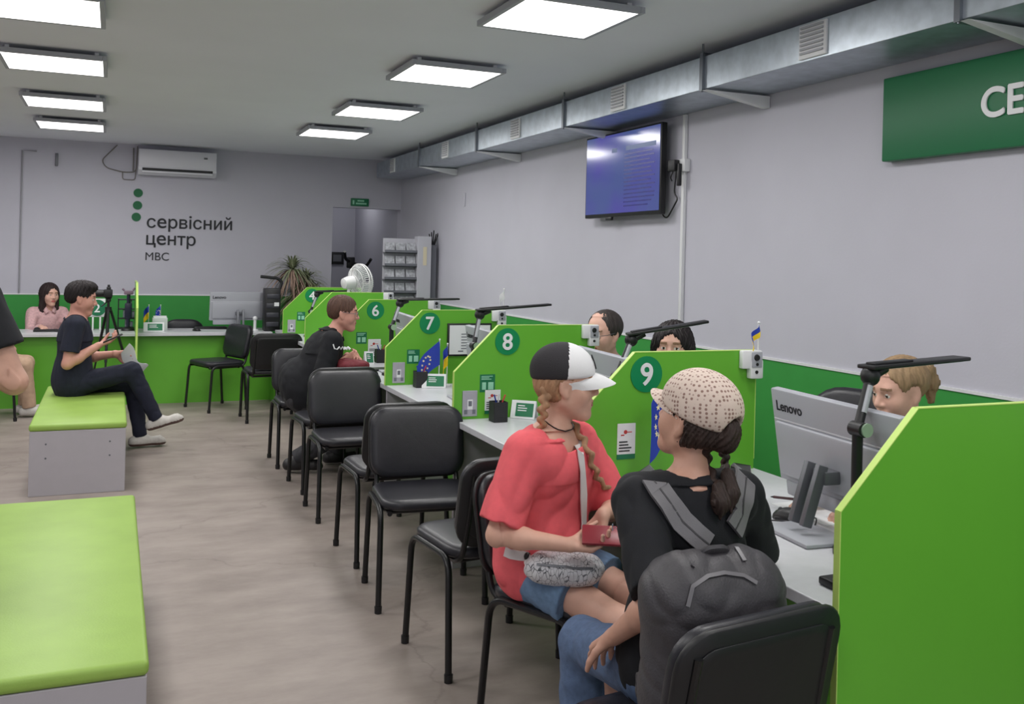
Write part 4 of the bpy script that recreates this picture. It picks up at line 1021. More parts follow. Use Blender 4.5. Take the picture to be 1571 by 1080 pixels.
def person(name, label, loc, yaw, sp):
    """loc: floor point under the pelvis. Local frame x right, y forward. Returns dict of world joints, root"""
    t = thing('person', label, 'person', (loc[0], loc[1], 0)); s = sp.get('s', 1.0); h = sp.get('h', .007); fem = sp.get('fem', 0)
    B3 = rotm(yaw); O = V3(loc[0], loc[1], 0)
    W = lambda p: O+B3@np.array(p, float)
    lean, side = sp.get('lean', 0), sp.get('side', 0)
    TB = rotm(yaw)@rotm(0, -lean, side)           # torso frame
    TS = TB@rotm(sp.get('twist', 0))              # shoulder frame
    x, y, z = TS[:, 0], TS[:, 1], TB[:, 2]
    pel = W((0, 0, sp['hip'])); px_, py_ = B3[:, 0], B3[:, 1]
    neck = pel+z*.50*s
    bow = sp.get('bow', .0); neck = neck+y*bow
    HR = rotm(yaw+sp.get('hyaw', 0), sp.get('hpitch', 0), sp.get('hroll', 0)); hc = neck+z*.03*s+y*.018*s+HR[:, 2]*.115*s+HR[:, 1]*.018*s+sp.get('hoff', 0)
    sw = (.158 if fem else .182)*s*sp.get('wide', 1); J = dict(pel=pel, neck=neck, hc=hc, HR=HR, x=x, y=y, z=z, root=t, s=s)
    fat = sp.get('fat', 1.0)
    sh = [neck-z*.06*s+x*sg*sw+sp.get('shoff', (0, 0))[i]*z for i, sg in enumerate((-1, 1))]      # left, right
    body = [el(pel+z*.02*s, (.15*s*fat, .105*s*fat, .11*s), np.stack([px_, py_, z], 1), .05),
            el(pel+z*.19*s+y*bow*.3, (.118*s*fat, .088*s*fat, .16*s), TB, .06), el(pel+z*.35*s+y*bow*.7, (.138*s*fat, .098*s*fat, .15*s), TS, .06),
            rc(sh[0]+x*.03*s, sh[1]-x*.03*s, .052*s, None, .05), rc(neck-z*.05*s, hc-HR[:, 2]*.05*s-HR[:, 1]*.012*s, .054*s*(.9 if fem else 1.02), .05*s*(.86 if fem else 1), .035),
            headnode(hc, HR, s*sp.get('hs', 1))]
    rows = []
    fa = .9 if fem else 1.0
    for i, sg in enumerate((-1, 1)):
        a = sp['arms'][i]
        wr = np.array(a['w'], float) if a.get('world') else W(a['w'])
        pole = B3@np.array(a.get('pole', (sg*.4, -.4, -1)), float)
        eb, wr = ik(sh[i], wr, .285*s, .25*s, pole)
        body += [rc(sh[i], eb, .046*s*fa*fat, .037*s*fa, .03), rc(eb, eb+(wr-eb)*.35, .037*s*fa, .039*s*fa, .02), rc(eb+(wr-eb)*.3, wr, .039*s*fa, .026*s*fa, .02)]
        J['eb%d' % i] = eb; J['wr%d' % i] = wr; J['sh%d' % i] = sh[i]
        d = np.array(a['d'], float) if a.get('world') else B3@np.array(a['d'], float)
        n = np.array(a['n'], float) if a.get('world') else B3@np.array(a['n'], float)
        if a.get('hand', 1):
            td = np.cross(nrm(n), nrm(d))*(1 if sg > 0 else -1)   # thumb side: right hand palm down pointing fwd -> thumb left
            body.append(grp(hand(wr, d, n, td, s*(.94 if fem else 1), a.get('curl', .35), a.get('spread', .1), a.get('thumb', (.55, .75, .35)), a.get('tcurl', .5)), k=.012))
    J['ank'] = []
    for i, sg in enumerate((-1, 1)):
        g = sp['legs'][i]
        hp = pel+px_*sg*.088*s-z*.01*s
        an = np.array(g['a'], float) if g.get('world') else W(g['a'])
        kn, an = ik(hp, an, .42*s, .41*s, B3@np.array(g.get('pole', (0, 1, .6)), float))
        lg = sp.get('leg', .86)
        body += [rc(hp, kn, .077*s*fat*lg, .053*s*lg, .04), rc(kn, kn+(an-kn)*.35-py_*.012, .05*s*lg, .05*s*lg, .03), rc(kn+(an-kn)*.3-py_*.01, an, .049*s*lg, .033*s, .03)]
        fd = nrm(B3@np.array(g.get('f', (sg*.12, 1, 0)), float)); J['hp%d' % i] = hp; J['kn%d' % i] = kn; J['an%d' % i] = an; J['fd%d' % i] = fd
        body += [rc(an-fd*.02-V3(0, 0, .03*s), an+fd*.13*s-V3(0, 0, .045*s), .03*s, .024*s, .03)]
    lipc = sp.get('lip', (176, 96, 92)); sk = skin(name, sp['skin'])
    ms = [sk, mat('lip_'+name, lipc, .45), mat('brow_'+name, sp['brow'], .8), mat('eye_white', (225, 222, 218), .25), mat('iris', (58, 48, 42), .2)]
    hs = s*sp.get('hs', 1)
    def mfn(Cn):
        q = (Cn-hc)@HR/hs; ax = np.abs(q[:, 0]); m_ = np.zeros(len(q), int)
        m_[(q[:, 1] > .078) & (ax < .024) & (np.abs(q[:, 2]+.0602) < .0125*(1-(ax/.03)**2))] = 1
        m_[(q[:, 1] > .05) & (ax > .012) & (ax < .052) & (np.abs(q[:, 2]-(.034-.25*(ax-.03)**2*20)) < .005)] = 2
        eye = (q[:, 1] > .07) & ((ax-.031)**2+((q[:, 2]-.008)*1.9)**2 < .0125**2); m_[eye] = 3
        m_[eye & ((ax-.031)**2+(q[:, 2]-.008)**2 < .0062**2)] = 4
        return m_
    J['body'] = sdf_obj('body', body, h, ms, t, mfn=mfn)
    J['W'] = W; J['B3'] = B3; J['TB'] = TB; J['TS'] = TS; J['sp'] = sp; J['fat'] = fat; J['fem'] = fem; J['px'] = px_; J['py'] = py_
    return J
def tshirt(J, m_, mg=.014, sl=.6, slr=.068, hem=-.06, h=.007, flare=.02, folds=(.006, .07), neckr=.075, seed=1, name='t_shirt', neckdrop=.0, long=False, extra=(), bust=0, nfwd=.012):
    s, x, y, z, pel, neck = J['s'], J['x'], J['y'], J['z'], J['pel'], J['neck']; fat = J['fat']; bow = J['sp'].get('bow', 0)
    nd = [el(pel+z*.02*s, ((.158+flare)*s*fat, (.115+flare*.8)*s*fat, .17*s), np.stack([J['px'], J['py'], z], 1), .06),
          el(pel+z*.18*s+y*bow*.3, ((.128+mg+flare*.5)*s*fat, (.096+mg)*s*fat, .18*s), J['TB'], .08), el(pel+z*.34*s+y*bow*.7, ((.142+mg)*s*fat, (.102+mg)*s*fat, .16*s), J['TS'], .06),
          rc(J['sh0']+x*.03*s, J['sh1']-x*.03*s, (.056+mg*.6)*s, None, .05)]
    if bust:
        for sg in (-1, 1): nd.append(el(pel+z*.33*s+y*(.075+bow*.7)*s+x*sg*.065*s, (.06*s, .055*s*bust, .06*s), J['TS'], .05))
    nd += list(extra)
    nd.append(plane(pel+z*hem*s, -z))
    for i in (0, 1):
        e = J['eb%d' % i]; a = J['sh%d' % i]
        if long:
            w = J['wr%d' % i]; nd += [rc(a, e, (.054+mg*.5)*s, .05*s, .03), fc(e, e+(w-e)*.93, .05*s, .038*s, .03, .006)]
        else: nd.append(fc(a, a+(e-a)*sl, (.052+mg*.7)*s, slr*s, .035, .007))
    hd = nrm(J['hc']-neck)
    nd.append(sub(rc(neck+z*(.005-neckdrop)*s+y*nfwd*s, neck+hd*.2, neckr*s, (neckr+.03)*s), .008))
    return sdf_obj(name, nd, h, m_, J['root'], fold(folds[0], folds[1], seed))
def trousers(J, m_, h=.007, mg=.014, end=1.0, endr=.05, folds=(.005, .07), seed=2, name='trousers', top=.10, kn=.064, hollow=.007):
    s = J['s']; pel, z = J['pel'], J['z']
    nd = [el(pel+z*.0*s, (.16*s*J['fat'], .118*s*J['fat'], .125*s), np.stack([J['px'], J['py'], z], 1), .05), plane(pel+z*top*s, z)]
    for i in (0, 1):
        hp, k_, an = J['hp%d' % i], J['kn%d' % i], J['an%d' % i]
        if end < .5: nd.append(fc(hp, hp+(k_-hp)*end*2, .092*s, endr*s, .04, .008))
        else:
            nd += [rc(hp, k_, .09*s*J['fat'], kn*s, .04), fc(k_, k_+(an-k_)*(end*2-1), kn*s, endr*s, .03, hollow)]
    return sdf_obj(name, nd, h, m_, J['root'], fold(folds[0], folds[1], seed))
def shoes(J, m_, sole, h=.006, which=(0, 1), pitch=(0, 0)):
    s = J['s']
    for i in which:
        an, fd = J['an%d' % i], J['fd%d' % i]; up = V3(0, 0, 1)
        f = nrm(fd); u = nrm(up-f*(up@f)); b = an-u*.075*s
        nd = [rc(b-f*.045*s+u*.035*s, b+f*.02*s+u*.05*s, .036*s, .042*s, .02), rc(b-f*.045*s+u*.035*s, b+f*.13*s+u*.03*s, .036*s, .037*s, .03), rc(b+f*.13*s+u*.03*s, b+f*.165*s+u*.024*s, .038*s, .026*s, .02),
              rc(an-u*.04*s, an-u*.01*s, .043*s, .04*s, .02), plane(b+u*.0, -u)]
        sdf_obj('shoe', nd, h, [m_, sole], J['root'], mfn=lambda Cn: (((Cn-b)@u) < .022*s).astype(int))
def hairnoise(HR, hc, amp=.003, n=46):
    def g(P):
        q = (P-hc)@HR; a = np.arctan2(q[:, 0], q[:, 1]+.02)
        return amp*np.sin(a*n+8*np.sin(q[:, 2]*30))+amp*.6*np.sin(a*n*.43+q[:, 2]*40)
    return g
def hair(J, nodes, m_, h=.005, amp=.003, name='hair', n=46):
    s = J['s']*J['sp'].get('hs', 1)
    return sdf_obj(name, [headnode(J['hc'], J['HR'], s, nodes=nodes, rad=.34)], h, m_, J['root'], hairnoise(J['HR'], J['hc'], amp, n))
def hl(J, p): return J['hc']+J['HR']@np.array(p, float)*J['s']*J['sp'].get('hs', 1)
SHORT = [el((0, -.016, .04), (.0775, .0965, .083), k=.02), el((0, -.058, -.005), (.058, .046, .05), k=.03), sub(el((0, .13, -.02), (.1, .1, .11)), .012), sub(el((-.095, .02, -.035), (.04, .06, .06)), .01), sub(el((.095, .02, -.035), (.04, .06, .06)), .01), plane((0, 0, -.055), (0, -.1, -1), .02)]
def hairmat(name, c): return mat('hair_'+name, c, .55, spec=.3, var=.25, vscale=60, bump=.25, bscale=120, stretch=(1, 1, .25))
def braid(name, pts, r, m_, parent, n=9, h=.004, tail=True):
    """plaited lobes along a polyline"""
    pts = [np.array(p, float) for p in pts]; L = np.cumsum([0]+[np.linalg.norm(b-a) for a, b in zip(pts, pts[1:])])
    def at(t): d = t*L[-1]; i = min(np.searchsorted(L, d, 'right')-1, len(pts)-2); return pts[i]+(pts[i+1]-pts[i])*((d-L[i])/(L[i+1]-L[i]))
    nd = []; V = FW
    for k in range(n):
        a = at(k/n); b = at(min((k+1.5)/n, 1)); t = nrm(b-a); sd = nrm(np.cross(t, V)); rr = r*(1-.35*k/n); o = sd*rr*.55*(1 if k % 2 else -1)
        nd.append(rc(a+o, (a+b)/2-o*.5, rr*.72, rr*.6, rr*.15))
    return sdf_obj(name, nd, h, m_, parent)
# ------------------------------------------------------------------ the people
from mathutils.bvhtree import BVHTree
def bvh(*obs):
    V = []; Fs = []
    for o in obs:
        k = len(V); V += [v.co.copy() for v in o.data.vertices]; Fs += [[i+k for i in p.vertices] for p in o.data.polygons]
    return BVHTree.FromPolygons(V, Fs)
def on(T, x, y, off=.004, dflt=2.8):
    r = Vector(ray(x, y)); h_ = T.ray_cast(Vector((0, 0, H)), r.normalized())
    if h_[0] is None: return V3(0, 0, H)+ray(x, y)*dflt, V3(*(-r.normalized()))
    return np.array(h_[0])+np.array(h_[1])*off, np.array(h_[1])
def snap(T, p, off):
    q = T.find_nearest(Vector(p)); n = np.array(q[1]); return np.array(q[0])+n*off, n
def ribbon(b, pts, ns, w, t=.004, sub_=3):
    P = []; M_ = []
    for i in range(len(pts)-1):
        for k in range(sub_):
            u = k/sub_; P.append(pts[i]*(1-u)+pts[i+1]*u); M_.append(nrm(ns[i]*(1-u)+ns[i+1]*u))
    P.append(pts[-1]); M_.append(nrm(ns[-1])); V = []
    for i, p in enumerate(P):
        d = nrm(P[min(i+1, len(P)-1)]-P[max(i-1, 0)]); sd = nrm(np.cross(d, M_[i])); n = M_[i]
        V += [p+sd*w/2, p+sd*w/2+n*t, p-sd*w/2+n*t, p-sd*w/2]
    Fs = [(i*4+j, i*4+(j+1) % 4, (i+1)*4+(j+1) % 4, (i+1)*4+j) for i in range(len(P)-1) for j in range(4)]
    return b.add(V, Fs+[(0, 1, 2, 3)[::-1], tuple(len(V)-4+j for j in range(4))])
NAVY = mat('navy_cotton', (24, 28, 46), .85, var=.15, vscale=40, bump=.1, bscale=400)
BLKC = mat('black_cotton', (12, 14, 21), .85, var=.15, vscale=40, bump=.1, bscale=400)
SOLE = mat('sole_white', (196, 192, 186), .6); SNEAK = mat('sneaker_white', (198, 194, 188), .6, var=.08, vscale=40)
DARKSH = mat('shoe_dark', (36, 34, 36), .5)
def cap(J, m_, msk=None, mfn=None, hole=False, patch=None, bz=.045, bl=.088, droop=.35):
    s = J['s']; hd = J['HR']
    nd = [el((0, -.014, .048), (.087, .107, .09), k=.02), plane((0, 0, .03), (0, .12, -1), .01)]
    if hole: nd.append(sub(el((0, -.115, .02), (.042, .05, .045)), .008))
    c = sdf_obj('cap', [headnode(J['hc'], hd, s, nodes=nd, rad=.2)], .0045, m_, J['root'], mfn=mfn)
    def bf(u, v):
        ph = math.radians(72)*(2*u-1); x = .084*math.sin(ph); y0 = .1*math.cos(ph)-.012; e = max(0, 1-(2*u-1)**2)**.55
        y = y0-.012+(bl+.012)*v*e; xx = x*(1-.12*v)
        return hl(J, (xx, y, bz-xx*xx*5.5-droop*bl*v*v))
    b_ = obj('brim', cloth(B(), bf, 28, 8, .004), m_[0] if isinstance(m_, list) else m_, c, ang=60)
    tag(b_, 'cap brim')
    b2 = B(); tp = hl(J, (0, -.014, .139)); obj('cap_button', b2.sphere(tp, (.008, .008, .005), 10), m_[0] if isinstance(m_, list) else m_, c)
    return c
# ---------------------------------------------------------------- girl in pink
d_ = (.45, -.89)
J = person('girl', 'girl in coral pink t-shirt and white black cap sitting, phone in hand', (1.36, 2.90), along(d_), dict(
    leg=1, shoff=(-.025, -.025), s=.94, fem=1, h=.0048, hip=.562, lean=.05, bow=.01, hyaw=.72, hpitch=-.05, skin=(214, 168, 148), brow=(150, 112, 84), hs=1.02,
    arms=[dict(world=1, w=ony(926, 788, 2.70), d=(-.25, -.05, -1), n=(-.85, -.1, .15), curl=[.35, .45, .5, .5], pole=(-.5, .1, -.6), thumb=(.7, .5, .3)),
          dict(world=1, w=ony(872, 836, 2.60), d=(.93, -.36, .0), n=(-.1, -.25, 1), curl=[.45, .55, .6, .65], pole=(.5, -.5, -.8), thumb=(.75, .5, .45), tcurl=.25)],
    legs=[dict(a=(-.10, .37, .09)), dict(a=(.11, .36, .09))]))
GIRL = J
PINK = mat('coral_cotton', (228, 96, 104), .85, var=.05, vscale=40, bump=.1, bscale=400)
ts = tshirt(J, PINK, mg=.028, sl=.86, slr=.082, hem=-.10, h=.0048, flare=.035, folds=(.010, .10), neckr=.094, seed=4, neckdrop=.04, nfwd=.03, extra=[rc(J['sh0']+J['x']*.05-J['z']*.035+J['y']*.03, J['sh1']-J['x']*.05-J['z']*.035+J['y']*.03, .062, None, .05)], bust=.85)
DENIM = mat('denim_light', (104, 132, 164), .85, var=.15, vscale=60, bump=.15, bscale=300)
trousers(J, DENIM, h=.005, end=.27, endr=.098, folds=(.004, .05), name='denim_shorts', seed=3)
shoes(J, SNEAK, SOLE)
CAPW = mat('cap_white', (226, 226, 228), .8, bump=.08, bscale=300); CAPB = mat('cap_black', (44, 42, 46), .85, bump=.3, bscale=500)
cp = cap(J, [CAPW, CAPB], mfn=lambda C: (((C-GIRL['hc'])@GIRL['HR'])[:, 1] < .0).astype(int))
e_ = B()
HRg = J['HR']
M_ = frame(hl(J, (0.0, .092, .083)), HRg[:, 0]*-1, HRg[:, 2]*.9-HRg[:, 1]*.35)
for r_ in (.024, .017): e_.tube([M_ @ Vector((r_*math.cos(2*PI*k/24), r_*math.sin(2*PI*k/24), .002)) for k in range(24)], .0018, 6, closed=True)
e_.tube([M_ @ Vector(p) for p in ((-.01, -.008, .003), (0, .01, .003), (.01, -.008, .003))], .0018, 6)
obj('emblem', e_, CAPB, cp)
HB = hairmat('strawberry', (166, 128, 98))
hair(J, [el((0, -.02, .01), (.079, .085, .08), k=.02), sub(el((0, .1, -.05), (.12, .105, .13)), .012), sub(el((-.1, .01, -.02), (.045, .05, .055)), .01), sub(el((.1, .01, -.02), (.045, .05, .055)), .01), plane((0, 0, -.062), (0, 0, -1), .02)], HB, .004, .0018)
T = bvh(ts)
bp1 = [hl(J, (.055, -.065, -.02)), hl(J, (.07, -.075, -.07)), hl(J, (.062, -.075, -.13)), snap(T, hl(J, (.055, -.085, -.17)), .012)[0]]
braid('braid', bp1, .02, HB, J['root'], 9)
pts = [hl(J, (-.05, -.05, -.03)), hl(J, (-.075, -.0, -.1))]
pts += [on(T, x, y, .012)[0] for x, y in ((888, 662), (897, 690), (907, 720), (922, 742), (938, 752))]
braid('braid', pts, .019, HB, J['root'], 15)
# necklace
b = B(); ring = []
for k in range(24):
    a = 2*PI*k/24; c = J['neck']+J['y']*.012
    ring.append(c+(J['x']*math.cos(a)*.062+J['y']*math.sin(a)*.062)+V3(0, 0, .02-.035*max(0, math.sin(a))))
Tb = bvh(J['body']); obj('necklace', b.tube([snap(Tb, p, .003)[0] for p in ring], .0022, 6, closed=True), BLACKP, J['root'])
# waist bag with straps
bc = ony(866, 872, 2.665); R_ = np.stack([nrm(RT+V3(0, 0, -.1)), nrm(FW), nrm(np.cross(nrm(RT), nrm(FW)))], 1)
R_[:, 1] = nrm(np.cross(R_[:, 2], R_[:, 0]))
wb = thing('waist_bag', 'white patterned waist bag on lap of girl in pink', 'bag', tuple(bc))
BAGM = mat('bag_pattern', (214, 214, 218), .45)
def bagn(M):
    nt = M.node_tree; b_ = nt.nodes['Principled BSDF']; L = nt.links.new
    tc = nt.nodes.new('ShaderNodeTexCoord'); v = nt.nodes.new('ShaderNodeTexVoronoi'); v.feature = 'DISTANCE_TO_EDGE'; v.inputs['Scale'].default_value = 55
    mp = nt.nodes.new('ShaderNodeMapping'); mp.inputs['Scale'].default_value = (1.5, 1.2, .7); L(tc.outputs['Object'], mp.inputs[0]); L(mp.outputs[0], v.inputs['Vector'])
    n = nt.nodes.new('ShaderNodeTexNoise'); n.inputs['Scale'].default_value = 60; L(tc.outputs['Object'], n.inputs['Vector'])
    ad = nt.nodes.new('ShaderNodeMath'); ad.operation = 'ADD'; L(v.outputs['Distance'], ad.inputs[0])
    ml = nt.nodes.new('ShaderNodeMath'); ml.operation = 'MULTIPLY'; ml.inputs[1].default_value = .12; L(n.outputs['Fac'], ml.inputs[0]); L(ml.outputs[0], ad.inputs[1])
    r = nt.nodes.new('ShaderNodeValToRGB'); r.color_ramp.elements[0].position = .07; r.color_ramp.elements[0].color = lin((70, 72, 80)); r.color_ramp.elements[1].position = .11; r.color_ramp.elements[1].color = lin((216, 216, 220)); L(ad.outputs[0], r.inputs[0]); L(r.outputs[0], b_.inputs['Base Color'])
bagn(BAGM)
bg = sdf_obj('bag_body', [el(bc, (.118, .05, .046), R_, .02), rc(bc-R_[:, 0]*.07, bc+R_[:, 0]*.07, .043, None, .03)], .0045, BAGM, wb, fold(.004, .06, 9))
Tg = bvh(bg); b = B(); pn = [snap(Tg, bc+R_[:, 0]*u-R_[:, 1]*.08+R_[:, 2]*.035, .002) for u in np.linspace(-.1, .1, 9)]
ribbon(b, [p for p, n in pn], [n for p, n in pn], .007, .002); tag(obj('zip', b, GREYPD, wb), 'grey zip')
STR = mat('strap_white', (216, 212, 212), .6)
b = B(); pn = [on(T, x, y, .006) for x, y in ((893, 838), (893, 800), (893, 760), (891, 720), (888, 695), (885, 676))]
ribbon(b, [p for p, n in pn], [n for p, n in pn], .034, .003); obj('shoulder_strap', b, STR, wb)
b = B(); pn = [on(T, x, y, .004) for x, y in ((776, 846), (785, 850), (797, 852), (808, 853))]+[(bc-R_[:, 0]*.11-R_[:, 1]*.01, -R_[:, 1])]
ribbon(b, [p for p, n in pn], [n for p, n in pn], .03, .003); obj('waist_strap', b, STR, wb)
b = B(); p_, n_ = on(T, 810, 853, .012, 2.7); obj('buckle', b.sphere(p_, (.012, .01, .014), 12), BLACKP, wb)
# phone
pc_ = GIRL['wr1']+V3(.93, -.36, 0)*.105+V3(.0, -.015, .034); up_ = nrm(V3(-.25, -.5, .8)); xx = nrm(np.cross(V3(.8, -.5, .1), up_)); yy = np.cross(up_, xx)
M = Matrix.Identity(4)
for i in range(3): M[i][0] = xx[i]; M[i][1] = yy[i]; M[i][2] = up_[i]; M[i][3] = pc_[i]
fp = thing('phone', 'phone in dark red case held by girl in pink', 'phone', tuple(pc_))
obj('red_case', B().box(-.036, .036, -.07, .07, -.006, .006, .004, M), mat('case_red', (140, 40, 52), .35), fp)
obj('screen', B().box(-.033, .033, -.066, .066, -.0072, -.0055, 0, M), DARKSCR, fp, smooth=False)
# ---------------------------------------------------------------- woman with backpack
d_ = (.04, 1)
J = person('woman', 'woman in black t-shirt and beige cap seated with grey backpack on', (1.36, 2.03), along(d_), dict(
    s=.95, fem=1, h=.0048, hip=.562, lean=.04, side=.02, hyaw=.42, hpitch=.24, skin=(196, 150, 130), brow=(60, 44, 38), hs=.94, hoff=V3(.012, 0, .0),
    arms=[dict(world=1, w=onz(944, 975, .655), d=(.05, .75, -.55), n=(.1, -.5, -.8), curl=.3, pole=(-.2, -.5, -1)),
          dict(w=(.24, .34, .82), d=(-.2, .95, 0), n=(0, 0, -1), curl=.3, pole=(.6, -.2, -.8))],
    legs=[dict(a=(-.12, .36, .09)), dict(a=(.12, .36, .09))]))
WOM = J
ts = tshirt(J, BLKC, mg=.018, sl=.9, slr=.064, hem=-.12, h=.005, flare=.018, folds=(.009, .08), neckr=.066, seed=8)
DEN2 = mat('denim_blue', (84, 104, 136), .85, var=.15, vscale=60, bump=.15, bscale=300)
jn = trousers(J, DEN2, h=.0055, end=1.0, endr=.06, kn=.07, folds=(.005, .06), name='jeans', seed=5)
shoes(J, SNEAK, SOLE)
CAPM = mat('cap_monogram', (204, 186, 174), .8)
def capn(M):
    nt = M.node_tree; b_ = nt.nodes['Principled BSDF']; L = nt.links.new
    tc = nt.nodes.new('ShaderNodeTexCoord'); v = nt.nodes.new('ShaderNodeTexVoronoi'); v.inputs['Scale'].default_value = 95; v.inputs['Randomness'].default_value = .25; L(tc.outputs['Object'], v.inputs['Vector'])
    r = nt.nodes.new('ShaderNodeValToRGB'); r.color_ramp.elements[0].position = .25; r.color_ramp.elements[0].color = lin((142, 112, 102)); r.color_ramp.elements[1].position = .42; r.color_ramp.elements[1].color = lin((212, 194, 182)); L(v.outputs['Distance'], r.inputs[0]); L(r.outputs[0], b_.inputs['Base Color'])
capn(CAPM)
cap(J, CAPM, hole=True, bl=.072, droop=.1)
HD = hairmat('dark_brown', (52, 40, 36))
hair(J, [el((0, -.022, .0), (.081, .088, .085), k=.02), sub(el((0, .1, -.05), (.12, .108, .13)), .012), sub(el((-.1, .01, -.02), (.045, .05, .055)), .01), sub(el((.1, .01, -.02), (.045, .05, .055)), .01), plane((0, 0, -.068), (0, -.3, -1), .02), el((0, -.115, .0), (.034, .03, .045), k=.02)], HD, .004)
T = bvh(ts)
up_ = hl(J, (0, -.125, -.03)); 
for x0, x1, lab in (((1090, 672), (1096, 745), 'l'), ((1106, 672), (1112, 735), 'r')):
    p1, n1 = on(T, x1[0], x1[1], .02); p2, n2 = on(T, x1[0]-1, x1[1]-22, .03)
    up0 = ony(x0[0], x0[1]-18, up_[1]); 
    braid('braid', [up_, up0, (up0+p2)/2+V3(0, -.01, 0), p2, p1], .017, HD, J['root'], 11)
    t1, n = on(T, x1[0]+2, x1[1]+52, .016)
    obj('hair_tie', B().tube([p1+V3(0, 0, .004), p1-V3(0, 0, .012)], .0125, 12), mat('tie_red', (130, 40, 50), .6), J['root'])
    sdf_obj('braid_end', [rc(p1, p1*.5+t1*.5+n*.004, .012, .017, .02), rc(p1*.5+t1*.5+n*.004, t1, .017, .004, .02)], .004, HD if lab == 'l' else HD, J['root'], lambda P: .0025*np.sin(P[:, 0]*900))
p_, n_ = on(T, 946, 810, .003); M = frame(p_, RT, V3(0, 0, 1)); b = B()
b.tube([M @ Vector(q) for q in ((-.012, .012, 0), (-.012, -.008, 0), (-.004, .004, .001), (.004, -.008, .001), (.010, .01, 0))], .002, 6); obj('sleeve_print', b, mat('print_silver', (150, 160, 176), .5), J['root'])
# backpack
BPM = mat('backpack_grey', (62, 60, 64), .5, var=.12, vscale=30, bump=.15, bscale=200)
TB = J['TB']; bx, by, bz = TB[:, 0], TB[:, 1], TB[:, 2]
c = ony(1096, 935, 1.80); c = c+V3(0, .0, -.03)
bk = thing('backpack', 'dark grey backpack worn by woman in beige cap', 'backpack', tuple(c))
E = lambda a, b_, d: c+bx*a+by*b_+bz*d
mainb = sdf_obj('main_pocket', [rc(E(-.075, .01, .06), E(.075, .01, .06), .085, None, .04, fl=.85, fx=by), rc(E(-.085, .01, -.15), E(.085, .01, -.15), .075, None, .05), rc(E(-.08, .01, .06), E(-.085, 0, -.15), .085, .09, .05), rc(E(.08, .01, .06), E(.085, 0, -.15), .085, .09, .05), rc(E(0, 0, .03), E(0, .0, -.15), .085, .085, .05)], .005, BPM, bk, fold(.007, .07, 21))
fr = sdf_obj('front_pocket', [rc(E(-.06, -.055, -.07), E(.06, -.055, -.07), .05, None, .03), rc(E(-.065, -.05, -.16), E(.065, -.05, -.16), .055, None, .03), rc(E(0, -.062, -.08), E(0, -.055, -.16), .055, .055, .03)], .005, BPM, bk, fold(.006, .05, 22))
Tk = bvh(mainb, fr); ZIP = mat('zip_grey', (104, 102, 106), .4)
for pts_, nm in ((((1055, 930), (1062, 900), (1085, 885), (1110, 880), (1140, 884), (1160, 895)), 'zip'), (((1062, 870), (1080, 840), (1105, 832), (1130, 842), (1142, 862)), 'zip')):
    b = B(); pn = [on(Tk, x, y, .003) for x, y in pts_]; ribbon(b, [p for p, n in pn], [n for p, n in pn], .009, .003); tag(obj(nm, b, ZIP, bk), 'pale grey zip')
STG = mat('strap_grey', (112, 110, 114), .5, bump=.1, bscale=300)
Ta = bvh(ts, mainb)
for pts_ in (((985, 722), (1003, 745), (1022, 772), (1044, 800), (1066, 822), (1082, 836)), ((1136, 714), (1139, 738), (1136, 765), (1130, 790), (1121, 812))):
    b = B(); pn = [on(Ta, x, y, .008) for x, y in pts_]
    q, n = snap(Ta, pn[0][0]+J['py']*.07+V3(0, 0, .0), .008); pn = [(q, n)]+pn
    ribbon(b, [p for p, n in pn], [n for p, n in pn], .058, .009)
    st = obj('shoulder_strap', b, STG, bk)
    b = B(); ribbon(b, [p+n*.009 for p, n in pn], [n for p, n in pn], .004, .0015); obj('strap_seam', b, BPM, st)
b = B().tube(fillet([E(-.03, .02, .13), E(-.03, .0, .165), E(.03, .0, .165), E(.03, .02, .13)], .03), .008, 8, flat=1.6); obj('grab_handle', b, BPM, bk)
b = B(); pn = [on(T, x, y, .006) for x, y in ((985, 905), (987, 920), (994, 934), (1006, 946), (1015, 960))]; pn.append((E(-.1, .04, -.16), pn[-1][1])); ribbon(b, [p for p, n in pn], [n for p, n in pn], .016, .003); obj('lower_strap', b, STG, bk)
# ---------------------------------------------------------------- blond clerk
hcx = ony(1387, 600, 2.66)
J = person('clerk', 'blond clerk at right looking down behind nearest grey monitor', (2.78, 2.57), PI/2, dict(
    s=.95, fem=1, h=.005, hip=.55, lean=.19, bow=.03, hyaw=-.05, hpitch=-.22, skin=(216, 170, 152), brow=(150, 116, 92),
    arms=[dict(w=(-.22, .50, .80), d=(.4, .9, 0), n=(0, 0, -1), curl=.4), dict(world=1, w=V3(2.19, 2.52, .79), d=(-.97, .12, -.1), n=(.0, -.4, -.9), curl=[.6, .7, .8, .9], pole=(.5, -.3, -.7))],
    legs=[dict(a=(-.1, .3, .09)), dict(a=(.1, .3, .09))]))
CL1 = J; print('clerk1 head', J['hc'], hcx)
tshirt(J, mat('blouse_grey', (120, 128, 140), .8, var=.1, vscale=40), h=.007, long=True, hem=-.1, neckr=.06)
trousers(J, BLKC, h=.009); shoes(J, DARKSH, DARKSH)
HBL = hairmat('blond', (152, 126, 96))
hair(J, [el((0, -.018, .04), (.08, .1, .085), k=.02), sub(el((0, .135, -.02), (.115, .13, .128)), .012), sub(el((-.095, .005, -.02), (.036, .065, .062)), .01), sub(el((.095, .005, -.02), (.036, .065, .062)), .01), plane((0, 0, -.05), (0, -.5, -1), .02)], HBL, .0035, .0014)
braid_p = [hl(J, (0, -.1, .06)), hl(J, (0, -.135, .05)), hl(J, (0, -.15, .0)), hl(J, (0, -.14, -.07))]
